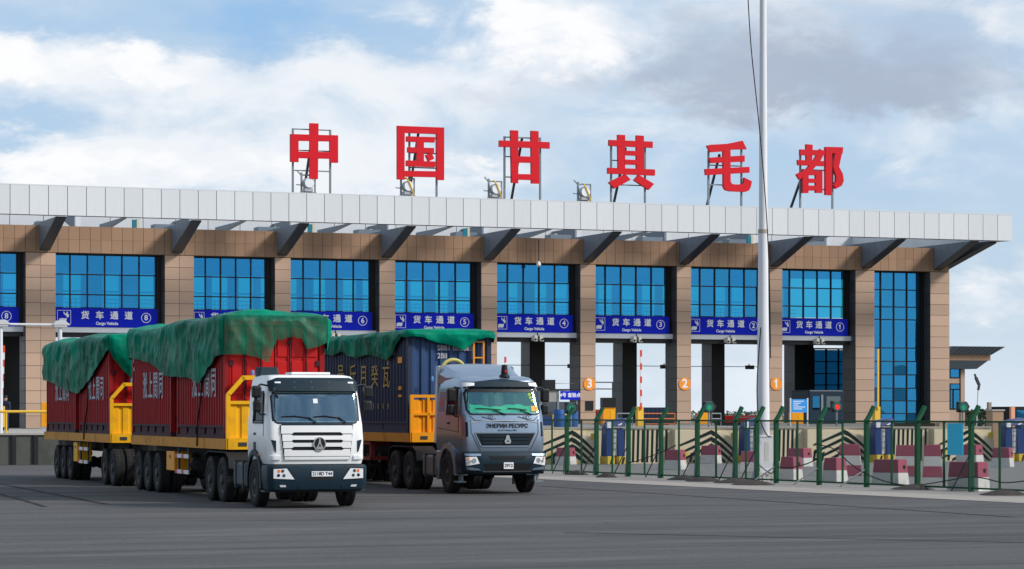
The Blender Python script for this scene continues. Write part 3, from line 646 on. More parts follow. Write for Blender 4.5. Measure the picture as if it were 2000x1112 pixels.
char('du', 1350, 250, 5.714, [[(1285,182),(1358,188),(1352,365),(1288,362)], [(1218,240),(1500,252),(1498,305),(1218,305)], [(1190,358),(1485,372),(1482,428),(1195,415)],
     [(1437,235),(1495,270),(1440,372),(1340,490),(1210,578),(1175,520),(1290,455),(1370,360)], [(1245,470),(1310,478),(1308,728),(1243,728)], [(1245,475),(1462,482),(1462,530),(1245,528)], [(1390,480),(1462,482),(1462,728),(1390,726)], [(1300,568),(1400,570),(1400,615),(1300,615)], [(1245,645),(1462,650),(1462,702),(1245,700)],
     [(1495,215),(1568,217),(1565,755),(1497,750)], [(1495,215),(1692,220),(1685,290),(1495,285)], [(1610,250),(1692,220),(1645,437),(1688,520),(1697,595),(1675,650),(1612,684),(1585,640),(1612,600),(1614,540),(1582,445),(1582,425)]],
     [(1243,250),(1603,280)], [460,675], (1290,480), 'red 都 character at the right end of the row, right of the white mast')
# rooftop floodlights
def flood(px, desc, strap=True):
    y = FY-3.9; x = WX(px, y); t = thing('rooftop_floodlight', desc, 'floodlight', (x, y, 15.12), group='floodlights standing on the roof edge')
    fr = MB().bar((-.42,0,0),(-.42,0,1.35),.1).bar((.42,0,0),(.42,0,1.2),.08).bar((-.45,0,1.2),(.45,0,1.2),.08).bar((-.5,0,.16),(.5,0,.16),.09).bar((-.45,0,1.2),(-.7,0,1.45),.06).bar((-.42,0,.6),(-.75,0,.62),.06)
    fr.build('frame', M_steel, t)
    MB().lathe([(.18,-.25),(.33,-.22),(.33,.25),(.2,.35)], (0,0,.72), 'y', 16).box(-.25,.25,-.2,.3,.22,.42).build('housing', mat('lamp_housing', (.42,.44,.46), .4), t, True)
    MB().lathe([(.28,-.012),(.28,0)], (0,-.255,.72), 'y', 16).build('lens', M_lampglass, t)
    MB().box(-.34,.34,-.1,.2,0,.10).build('foot', M_signwhite, t)
    if strap: MB().tube([(-.2,-.28,1.25),(0.02,-.3,.95),(.2,-.28,.5),(.42,-.2,-.02)], .045, 6).build('cable', M_yrod, t, True)
flood(602, 'rooftop floodlight behind the foot of the leftmost red character', False); flood(796, 'rooftop floodlight behind the boxed red character'); flood(967, 'rooftop floodlight with yellow cable beside the third red character'); flood(1141, 'rooftop floodlight with yellow cable between the third and fourth red characters')

# ================================================================ TRUCKS
class Cab:
    def __init__(s, lv, w0, w1, nf=11):    # lv rows: z, x_front, x_rear, half_width, corner_radius, bulge
        s.lv = lv; s.w0 = w0; s.w1 = w1; s.nf = nf
    def at(s, z):
        lv = s.lv
        if z <= lv[0][0]: return lv[0]
        for a, b in zip(lv, lv[1:]):
            if z <= b[0]:
                t = (z-a[0])/(b[0]-a[0]); return tuple(p+(q-p)*t for p, q in zip(a, b))
        return lv[-1]
    def front(s, y, z):
        _, xf, xr, hw, r, bu = s.at(z); e = hw-r; x = xf-bu*(min(abs(y), e)/hw)**2
        if abs(y) > e:
            q = min(abs(y)-e, r*.985); x -= r-math.sqrt(r*r-q*q)
        return x
    def side(s, z): return s.at(z)[3]
    def ring(s, L):
        z, xf, xr, hw, r, bu = L; e = hw-r; pts = []
        xc = xf-bu*(e/hw)**2-r
        w0, w1 = min(s.w0, xc-.25), min(s.w1, xc-.04)
        half = [(xr, hw-.08), (xr+.08, hw), (w0, hw), (w1, hw)] + [(xc+r*math.sin(a), e+r*math.cos(a)) for a in [PI/2*i/6 for i in range(7)]]
        fr = [(xf-bu*(y/hw)**2, y) for y in [e-2*e*j/(s.nf+1) for j in range(1, s.nf+1)]]
        left = [(x, y) for x, y in half] + fr + [(x, -y) for x, y in half[::-1]]
        return [(x, y, z) for x, y in left]
    def body(s, wz=None, sz=None, sidew=True):      # wz: windscreen z-range, sz: side window range
        mb = MB(); rings = [s.ring(L) for L in s.lv]; n = len(rings[0]); k0 = 0
        for r_ in rings: mb.v += [Vector(p) for p in r_]
        zs = [L[0] for L in s.lv]
        for i in range(len(rings)-1):
            zm = (zs[i]+zs[i+1])/2
            for j in range(n):
                j2 = (j+1) % n
                if wz and wz[0] < zm < wz[1] and 8 <= j < n-1-8: continue
                if sidew and sz and sz[0] < zm < sz[1] and (j == 2 or j == n-1-3): continue
                mb.f.append((i*n+j, i*n+j2, (i+1)*n+j2, (i+1)*n+j))
        mb.f.append(tuple(range(n))[::-1]); mb.f.append(tuple((len(rings)-1)*n+j for j in range(n)))
        return mb
    def patch(s, y0, y1, lo, hi, off=.012, th=.02, ny=24, nz=6, mb=None):
        lo_ = lo if callable(lo) else (lambda y: lo); hi_ = hi if callable(hi) else (lambda y: hi)
        mb = mb or MB(); k0 = len(mb.v); ny += 1; nz += 1
        for lay in (0, 1):
            for i in range(ny):
                y = y0+(y1-y0)*i/(ny-1)
                for j in range(nz):
                    z = lo_(y)+(hi_(y)-lo_(y))*j/(nz-1); mb.v.append(Vector((s.front(y, z)+off-(th if lay else 0), y, z)))
        m = ny*nz; id_ = lambda l, i, j: k0+l*m+i*nz+j
        for i in range(ny-1):
            for j in range(nz-1):
                mb.f.append((id_(0,i,j), id_(0,i+1,j), id_(0,i+1,j+1), id_(0,i,j+1))); mb.f.append((id_(1,i,j), id_(1,i,j+1), id_(1,i+1,j+1), id_(1,i+1,j)))
        for i in range(ny-1):
            for j in (0, nz-1): mb.f.append((id_(0,i,j), id_(1,i,j), id_(1,i+1,j), id_(0,i+1,j)))
        for j in range(nz-1):
            for i in (0, ny-1): mb.f.append((id_(0,i,j), id_(0,i,j+1), id_(1,i,j+1), id_(1,i,j)))
        return mb
    def quad(s, q, off=.012, th=.02, nu=8, nv=4, mb=None):      # q: four (y,z) corners: bl, br, tr, tl
        mb = mb or MB(); k0 = len(mb.v)
        for lay in (0, 1):
            for i in range(nu+1):
                u = i/nu
                for j in range(nv+1):
                    v = j/nv; a = [(1-u)*(1-v)*q[0][k]+u*(1-v)*q[1][k]+u*v*q[2][k]+(1-u)*v*q[3][k] for k in (0, 1)]
                    mb.v.append(Vector((s.front(a[0], a[1])+off-(th if lay else 0), a[0], a[1])))
        nz = nv+1; m = (nu+1)*nz; id_ = lambda l, i, j: k0+l*m+i*nz+j
        for i in range(nu):
            for j in range(nv):
                mb.f.append((id_(0,i,j), id_(0,i+1,j), id_(0,i+1,j+1), id_(0,i,j+1))); mb.f.append((id_(1,i,j), id_(1,i,j+1), id_(1,i+1,j+1), id_(1,i+1,j)))
        for i in range(nu):
            for j in (0, nv): mb.f.append((id_(0,i,j), id_(1,i,j), id_(1,i+1,j), id_(0,i+1,j)))
        for j in range(nv):
            for i in (0, nu): mb.f.append((id_(0,i,j), id_(0,i,j+1), id_(1,i,j+1), id_(1,i,j)))
        return mb
def rounded(y0, y1, z0, z1, r, top=True, bot=True):
    def c(y):
        d = min(y-y0, y1-y); return r-math.sqrt(max(0, r*r-(r-d)**2)) if d < r else 0
    return (lambda y: z0+(c(y) if bot else 0)), (lambda y: z1-(c(y) if top else 0))

TR = .525
def _wheel_meshes():
    w = .145
    prof = [(.30,-w*.8),(.34,-w),(.44,-w*1.05),(.495,-w*.96),(TR,-w*.78),(TR+.002,-w*.3),(TR+.002,w*.3),(TR,w*.78),(.495,w*.96),(.44,w*1.05),(.34,w),(.30,w*.8)]
    t = MB().lathe(prof, (0,0,0), 'y', 40)
    for k in range(44):      # tread blocks
        a = 2*PI*k/44; c, s_ = math.cos(a), math.sin(a)
        for y0 in (-.125, .035):
            da = 2*PI/44*.32
            P = [(TR-.002, a-da), (TR-.002, a+da), (TR+.012, a+da), (TR+.012, a-da)]
            q = [(r_*math.cos(b), y0, r_*math.sin(b)) for r_, b in P] + [(r_*math.cos(b), y0+.09, r_*math.sin(b)) for r_, b in P]
            t.add(q, [(0,1,2,3),(7,6,5,4),(0,4,5,1),(1,5,6,2),(2,6,7,3),(3,7,4,0)])
    tyre = t.mesh('tyre', M_rubber, 40)
    # steer rim: dish outwards towards -y
    def rim(front):
        m = MB(); sgn = -1
        if front:
            m.lathe([(.315,.12),(.315,-.13),(.27,-.12),(.26,-.03),(.15,-.03),(.13,-.10),(.09,-.13),(.0,-.135)], (0,0,0), 'y', 28)
        else:
            m.lathe([(.315,.12),(.315,-.13),(.275,-.12),(.25,.03),(.17,.04),(.14,-.06),(.10,-.16),(.0,-.165)], (0,0,0), 'y', 28)
        for k in range(10):
            a = 2*PI*k/10; m.lathe([(.016,-.06 if front else .0),(.016,-.02 if front else .05)], (.2*math.cos(a), 0, .2*math.sin(a)), 'y', 6)
        return m.mesh('wheel', M_rim, 40)
    return tyre, rim(True), rim(False)
TYRE, RIM_F, RIM_R = _wheel_meshes()
def wheel(parent, x, side, dual, yo=1.225):     # side -1 right, +1 left; outer tyre face at |y|=yo
    y = side*(yo-.15)
    o = bpy.data.objects.new('wheel', RIM_R if dual else RIM_F); COL.objects.link(o); o.parent = parent; o.location = (x, y, TR+.013); o.rotation_euler = (0, rnd.uniform(0, 6), 0 if side < 0 else PI)
    for k in range(2 if dual else 1):
        t = bpy.data.objects.new('tyre', TYRE); COL.objects.link(t); t.parent = o; t.location = (0, .33*k, 0)
    return o
def axle(parent, x, dual=True, yo=1.225):
    for s in (-1, 1): wheel(parent, x, s, dual, yo)
    MB().tube([(x, -.9, TR), (x, .9, TR)], .08, 10).lathe([(.0,-.16),(.14,-.14),(.2,0),(.14,.14),(.0,.16)], (x, 0, TR), 'y', 14).build('axle', M_chassis, parent, True)
def tractor_base(t, x_rear, tandem, tank_mat, sidey=1.15):
    m = MB()
    for s in (-1, 1): m.box(x_rear, 1.1, s*.43-.05, s*.43+.05, .78, 1.05)
    for x in (x_rear+.1, -1.5, -2.6, .6): m.box(x-.05, x+.05, -.38, .38, .8, 1.02)
    m.build('chassis', M_chassis, t)
    axle(t, 0, False)
    for x in tandem: axle(t, x, True)
    # mudguards over the tandem
    for s in (-1, 1):
        g = MB(); ya, yb = s*.58, s*1.2
        P = [(tandem[1]-.68, .75), (tandem[1]-.6, 1.08), (tandem[1]-.3, 1.17), (tandem[0]+.3, 1.17), (tandem[0]+.62, 1.05), (tandem[0]+.7, .8)]
        for a, b in zip(P, P[1:]):
            g.hexa([(a[0], ya, a[1]), (a[0], yb, a[1]), (b[0], yb, b[1]), (b[0], ya, b[1]), (a[0], ya, a[1]+.03), (a[0], yb, a[1]+.03), (b[0], yb, b[1]+.03), (b[0], ya, b[1]+.03)])
        g.build('mudguard', M_chassis, t)
    MB().lathe([(.5,1.12),(.5,1.24)], ((tandem[0]+tandem[1])/2, 0, 0), 'z', 24).build('fifth_wheel', M_chassis, t)
    MB().box(-2.35, -1.05, -1.16, -.62, .42, .98).build('fuel_tank', tank_mat, t, bevel=.06)
    MB().box(-2.35, -1.05, .62, 1.16, .42, .98).build('fuel_tank', tank_mat, t, bevel=.06)
    st = MB()
    for x in (-1.3, -2.05): st.box(x-.03, x+.03, -1.185, -.6, .38, 1.02)
    st.build('tank_strap', M_dsteel, t)
    MB().lathe([(.14,0),(.14,.9)], (-1.0, -.75, 1.15), 'z', 16).build('exhaust_stack', M_dsteel, t, True)
def mirror(t, side, x, y, z0, z1, w=.26):
    s = side
    m = MB().box(x-.1, x+.1, s*y-.0, s*(y+w), z0+.32, z1).build('mirror', M_black, t, bevel=.045)
    MB().box(x-.09, x+.09, s*y, s*(y+w-.03), z0, z0+.26).build('lower_mirror', M_black, m, bevel=.045)
    MB().tube([(x, s*(y+.1), z1-.03), (x-.02, s*(y-.0), z1+.03), (x+.02, s*(y-.28), z1-.02)], .022, 8).build('mirror_arm', M_black, m, True)
    MB().tube([(x, s*(y+.1), z0+.03), (x, s*(y-.02), z0-.06), (x, s*(y-.26), z0-.02)], .018, 8).build('mirror_arm', M_black, m, True)
    MB().box(x-.105, x-.1, s*(y+.03), s*(y+w-.03), z0+.36, z1-.04).build('mirror_glass', M_chrome, m)
def interior(t, c, z0, z1, xr, dash):
    hw = c.side(z0)-.06
    m = MB().box(xr+.1, xr+.14, -hw, hw, z0-.35, z1+.15).box(xr+.1, c.at(z0)[1]-.3, -hw, hw, z0-.42, z0-.38)
    m.build('cabin_lining', mat('grey_lining', (.22,.24,.26), .8), t)
    MB().box(xr+.15, c.at(z1)[1]-.25, -hw+.02, hw-.02, z1+.04, z1+.06).build('headliner', M_int, t)
    d = MB(); 
    for y in (-.62, .62):
        st = MB().box(xr+.35, xr+.9, y-.25, y+.25, z0-.4, z0-.18).box(xr+.25, xr+.42, y-.25, y+.25, z0-.3, z0+.38).build('seat', M_seat, t, bevel=.05)
        MB().box(xr+.26, xr+.38, y-.13, y+.13, z0+.40, z0+.58).build('headrest', M_seat, st, bevel=.04)
    xa = c.at(z0)[1]
    MB().hexa([(xa-.62,-hw+.05,z0-.3),(xa-.62,hw-.05,z0-.3),(xa-.16,hw-.16,z0-.3),(xa-.16,-hw+.16,z0-.3),(xa-.60,-hw+.05,z0+.10),(xa-.60,hw-.05,z0+.10),(xa-.16,hw-.16,z0+.06),(xa-.16,-hw+.16,z0+.06)]).build('dashboard', dash, t, bevel=.03)
    n = 20; w = MB(); cx, cy, cz, r_ = xa-.68, .62, z0+.08, .22
    w.grid(lambda i, j: Vector((cx, cy, cz)) + Vector((math.sin(2*PI*i/n)*.35*(r_+.018*math.cos(2*PI*j/6)) + .018*math.sin(2*PI*j/6), math.cos(2*PI*i/n)*(r_+.018*math.cos(2*PI*j/6)), math.sin(2*PI*i/n)*.93*(r_+.018*math.cos(2*PI*j/6)))), n, 7, True).build('steering_wheel', M_black, t, True)
def disc_patch(c, y, z, r, off, th, m, name, parent, r_in=None, n=28):
    x = c.front(y, z)+off
    mb = MB()
    if r_in: mb.grid(lambda i, j: (x-[0,0,th,th,0][j], y+[r,r_in,r_in,r,r][j]*math.cos(2*PI*i/n), z+[r,r_in,r_in,r,r][j]*math.sin(2*PI*i/n)), n, 5, True)
    else: mb.lathe([(r, 0), (r, -th)], (x, y, z), 'x', n)
    return mb.build(name, m, parent, 40)
def xf(origin, psi):
    hx, hy = c2w(math.sin(psi), -math.cos(psi)); return math.atan2(hy, hx)
class Frame:
    def __init__(s, Xr, Zr, psi):     # outer face of the right front tyre in camera metres
        lx, ly = math.cos(psi), math.sin(psi); X = Xr+1.225*lx; Z = Zr+1.225*ly
        s.o = Vector((*c2w(X, Z), 0)); s.rz = xf(None, psi); s.m = Matrix.Translation(s.o) @ Matrix.Rotation(s.rz, 4, 'Z')
    def p(s, x, y, z): return tuple(s.m @ Vector((x, y, z)))
T1 = Frame(-5.77, 60.0, R(18.75)); T2 = Frame(-1.69, 70.3, R(19.3))

# ---------------------------------------------------------------- white tractor
def white_tractor():
    t = thing('tractor_unit', 'white truck cab with dark blue bumper and visor pulling the maroon containers', 'truck', T1.p(0,-.14,0), T1.rz); t.scale = (1,.93,1)
    c = Cab([(.98,1.28,-.78,1.14,.14,.05),(1.10,1.30,-.80,1.18,.16,.05),(1.5,1.31,-.80,1.19,.17,.06),(1.87,1.27,-.80,1.18,.19,.07),(1.93,1.25,-.80,1.175,.20,.07),(2.55,1.06,-.78,1.13,.20,.07),(2.62,1.03,-.78,1.12,.20,.07),
             (2.85,.93,-.76,1.08,.22,.07),(2.93,.82,-.74,1.03,.24,.06),(2.965,.60,-.66,.93,.26,.05),(2.975,.3,-.5,.75,.26,.0)], -.15, .72)
    c.body((1.93,2.55), (1.93,2.55)).build('cab_body', M_cabw, t, 30)
    interior(t, c, 1.95, 2.55, -.78, M_int)
    lo, hi = rounded(-1.04, 1.04, 1.90, 2.60, .13)
    wsh = c.patch(-1.04, 1.04, lo, hi, .012, .012, 40, 8).build('windscreen', M_cg, t, 30)
    fr = MB(); l2, h2 = rounded(-1.07, 1.07, 1.87, 2.62, .15)
    fr = c.patch(-1.07, 1.07, l2, lambda y: (lo(min(max(y,-1.035),1.035))+.015), .010, .02, 40, 2); c.patch(-1.07, 1.07, lambda y: hi(min(max(y,-1.035),1.035))-.015, h2, .010, .02, 40, 2, fr)
    for s in (-1, 1): c.quad([(s*1.075,1.99),(s*1.02,1.99),(s*1.02,2.5),(s*1.075,2.5)], .010, .02, 3, 6, fr)
    fr.build('screen_seal', M_black, wsh, 30)
    # sticker on screen
    c.quad([(-.055,2.33),(.055,2.33),(.055,2.43),(-.055,2.43)], .018, .004, 2, 2).build('sticker', M_signwhite, wsh)
    # side windows
    for s in (-1, 1):
        sw = MB(); P = [(-.14,1.95),(.66,1.95),(.55,2.53),(-.14,2.53)]
        y = lambda z: s*(c.side(z)-.004)
        sw.hexa([(x, y(z), z) for x, z in P] + [(x, y(z)-s*.012, z) for x, z in P]).build('side_window', M_sg, t)
        sf = MB(); Q = [(-.18,1.90),(.74,1.90),(.60,2.58),(-.18,2.58)]
        for (a, b) in zip(Q, Q[1:]+Q[:1]): sf.bar((a[0], s*(c.side(a[1])+.004), a[1]), (b[0], s*(c.side(b[1])+.004), b[1]), .05)
        sf.build('window_surround', M_black, t)
        dr = MB()
        for a, b in (((-.22,1.15),(-.22,2.6)), ((.80,1.6),(.78,1.9)), ((-.22,1.16),(.45,1.16))): dr.bar((a[0], s*(c.side(a[1])+.002), a[1]), (b[0], s*(c.side(b[1])+.002), b[1]), .014)
        dr.build('door_gap', M_black, t)
        MB().box(-.12, .04, s*(1.19)-.02, s*(1.19)+.02, 1.62, 1.67).build('door_handle', M_black, t, bevel=.01)
        # black side vent strip
        # fender arch
        ar = MB(); n = 14; ya, yb = s*.86, s*1.235
        an = [R(-12)+R(204)*k/(n-1) for k in range(n)]
        ar.grid(lambda i, j: ([.60,.72,.72,.60,.60][j]*math.cos(an[i])*1.0, [ya,ya,yb,yb,ya][j], TR+.05+[.60,.72,.72,.60,.60][j]*math.sin(an[i])), n, 5).build('fender', M_bump, t, 40)
        MB().box(.50,.56, s*1.236-.008, s*1.236+.008, 1.16,1.21).build('side_marker', M_amber, t)
        # lower side step behind bumper
        MB().box(.72, 1.2, s*.75, s*1.2, .42, .96).build('step_box', M_bump, t, bevel=.04)
        MB().box(.74, 1.1, s*1.0, s*1.24, .36, .40).build('step', M_dsteel, t)
    # visor
    vl = lambda y: 2.60-.03*(abs(y)/1.08)**2+(.05 if abs(y) < .85 else .0)*.4
    vz = MB()
    c.patch(-1.10, 1.10, lambda y: 2.60+.0*y, lambda y: 2.90-.08*max(0, abs(y)-.9)/.2, .13, .06, 40, 6).build('sun_visor', M_bump, t, 30)
    vt = [o for o in t.children if o.name.startswith('sun_visor')][0]
    for s in (-1, 1): c.quad([(s*.90-.07,2.775),(s*.90+.07,2.775),(s*.90+.07,2.81),(s*.90-.07,2.81)], .136, .02, 3, 1).build('marker_lamp', M_signwhite, vt)
    for y in (-.5, -.08, .35):
        for z in (2.68, 2.80): disc_patch(c, y, z, .012, .134, .01, M_steel, 'screw', vt, n=8)
    MB().box(-.1,.5,-.42,.55,2.975,3.03).build('roof_hatch', M_cabw, t, bevel=.02)
    MB().hexa([(-.74,-1.0,2.86),(-.74,-.45,2.86),(-.40,-.45,2.86),(-.40,-1.0,2.86),(-.74,-1.0,3.16),(-.74,-.45,3.16),(-.50,-.5,3.16),(-.50,-.92,3.16)]).build('air_intake', M_bump, t, bevel=.03)
    # cowl and wipers
    c.patch(-.86, .9, 1.845, 1.90, .012, .02, 24, 1).build('cowl', M_bump, t, 30)
    for y0, y1 in ((-.86, -.22), (-.08, .52)):
        w = MB(); a = (c.front(y1+.2, 1.91)+.05, y1+.2, 1.90); b = (c.front(y1, 2.0)+.03, y1, 2.02); w.bar(a, b, .022)
        w.tube([(c.front(y0, 2.05)+.03, y0, 2.03), (c.front((y0+y1)/2, 2.04)+.035, (y0+y1)/2, 2.045), (c.front(y1+.08, 2.0)+.03, y1+.08, 1.995)], .014, 6); w.build('wiper', M_black, t)
    # front lid with three dark gaps between white bars
    tr = lambda z: .80+.10*(z-1.08)/.8
    gp = MB(); c.quad([(-tr(1.08)-.012,1.075),(tr(1.08)+.012,1.075),(tr(1.84)+.012,1.845),(-tr(1.84)-.012,1.845)], .005, .02, 24, 4, gp).build('grille_recess', M_black, t, 30)
    zr = [(1.835,1.685),(1.610,1.520),(1.450,1.365),(1.285,1.155)]
    for i, (zt, zb) in enumerate(zr):
        w = tr((zt+zb)/2)-.006
        bt = lambda y, zb=zb, i=i: zb+(.035 if abs(y) > .62 and False else 0)-(.03 if abs(y) > .60 and i < 3 else 0)
        tp = lambda y, zt=zt, i=i: zt+(.0 if i == 0 else (.028 if abs(y) > .62 else 0))
        c.patch(-w, w, bt, tp, .042, .04, 40, 2).build('grille_bar', M_cabw, t, 25)
    c.patch(-.80, .80, 1.075, 1.145, .03, .03, 24, 2).build('grille_bar', M_cabw, t, 25)
    # emblem
    e0 = disc_patch(c, .04, 1.425, .138, .056, .03, M_black, 'emblem', t)
    disc_patch(c, .04, 1.425, .158, .068, .03, M_chrome, 'emblem_ring', e0, r_in=.132)
    xx = c.front(.04, 1.425)+.06; f = lambda u, v, q: (q, .04+u, 1.425+v)
    MB().prism([(-.012,.125),(.012,.125),(.035,.0),(.09,-.085),(.045,-.115),(-.045,-.115),(-.09,-.085),(-.035,.0)], f, xx, xx+.02).build('emblem_star', M_chrome, e0)
    MB().prism([(-.008,.0),(.008,.0),(.04,-.075),(.0,-.05),(-.04,-.075)], f, xx+.0202, xx+.024).build('emblem_inlay', M_bump, e0)
    # corner vents and panels
    for s in (-1, 1):
        c.quad([(s*1.0,1.24),(s*1.03,1.26),(s*1.12,1.52),(s*1.0,1.50)] if s > 0 else [(s*1.0,1.24),(s*1.03,1.26),(s*1.12,1.52),(s*1.0,1.50)], .014, .03, 4, 6).build('corner_vent', M_bump, t, 30)
        c.patch(min(s*.90, s*1.16), max(s*.90, s*1.16), 1.075, 1.165, .03, .03, 10, 2).build('corner_panel', M_cabw, t, 30)
    # lower mask
    c.patch(-.72, .72, .965, 1.075, -.03, .05, 20, 2).build('lower_mask', M_bump, t, 30)
    lm = MB()
    for k in range(7): c.quad([(-.6+.18*k, .985), (-.49+.18*k, .985), (-.49+.18*k, 1.055), (-.6+.18*k, 1.055)], -.024, .01, 2, 1, lm)
    lm.build('mask_grille', M_black, t)
    # bumper
    bc = Cab([(.36,1.30,.75,1.0,.12,.03),(.42,1.40,.72,1.19,.16,.04),(.60,1.45,.70,1.225,.18,.05),(.90,1.45,.68,1.23,.18,.05),(.955,1.42,.70,1.21,.17,.05),(.965,1.36,.75,1.16,.15,.05)], 1.0, 1.05)
    bc.body().build('bumper', M_bump, t, 30)
    bp = [o for o in t.children if o.name.startswith('bumper')][0]
    bc.patch(-.55, .62, lambda y: .36+.0*y, .415, .012, .02, 20, 2).build('lower_lip', M_black, bp)
    lo, hi = rounded(-.28, .40, .625, .70, .05, top=False)
    bc.patch(-.28, .40, lo, hi, .004, .02, 20, 2).build('air_slot', M_black, bp)
    for a, b in (((-.56,.93),(-.48,.46)), ((.66,.93),(.58,.46))): MB().bar((bc.front(*a)+.005, a[0], a[1]), (bc.front(*b)+.005, b[0], b[1]), .02).build('crease', M_bump, bp)
    pl = MB().box(0,.012,-.26,.26,-.057,.057).build('number_plate', M_signwhite, bp); pl.location = (bc.front(.1,.76)+.006, .08, .765)
    tm = text_mb('2118D T44', .105, lambda u, v, q: (.015+q, u, v), bold=.002, ext=.002).build('plate_text', M_text_dark, None); tm.parent = bp; tm.location = pl.location
    for s in (-1, 1):
        q = [(s*.60,.645),(s*1.10,.665),(s*1.10,.875),(s*.78,.885)]
        hl = bc.quad(q, .012, .03, 12, 6).build('headlight', M_lampglass, bp, 30)
        bc.quad([(s*.57,.625),(s*1.13,.645),(s*1.13,.90),(s*.75,.905)], .006, .03, 12, 6).build('bezel', M_black, hl, 30)
        for y, z, m_ in ((s*.98,.735,M_black), (s*.85,.73,M_dsteel), (s*.97,.83,M_amber), (s*.88,.83,M_dsteel)): disc_patch(bc, y, z, .036, .018, .008, m_, 'lamp_unit', hl, n=14)
        bc.quad([(s*.86-.07,.475),(s*.86+.07,.475),(s*.88+.07,.52),(s*.88-.07,.52)], .010, .02, 4, 2).build('fog_lamp', M_lampglass, bp)
    for s in (-1, 1): mirror(t, s, .88, 1.27, 2.13, 2.72, .22)
    MB().tube([(1.18,-1.0,2.66),(1.5,-1.12,2.60),(1.6,-1.05,2.45)], .03, 8).build('kerb_mirror_arm', M_black, t, True)
    MB().box(-.1,.06,-1.21,-1.19,1.28,1.46).build('door_label', M_black, t)
    tractor_base(t, -5.3, (-3.33,-4.66), M_dsteel)
    return t
white_tractor()

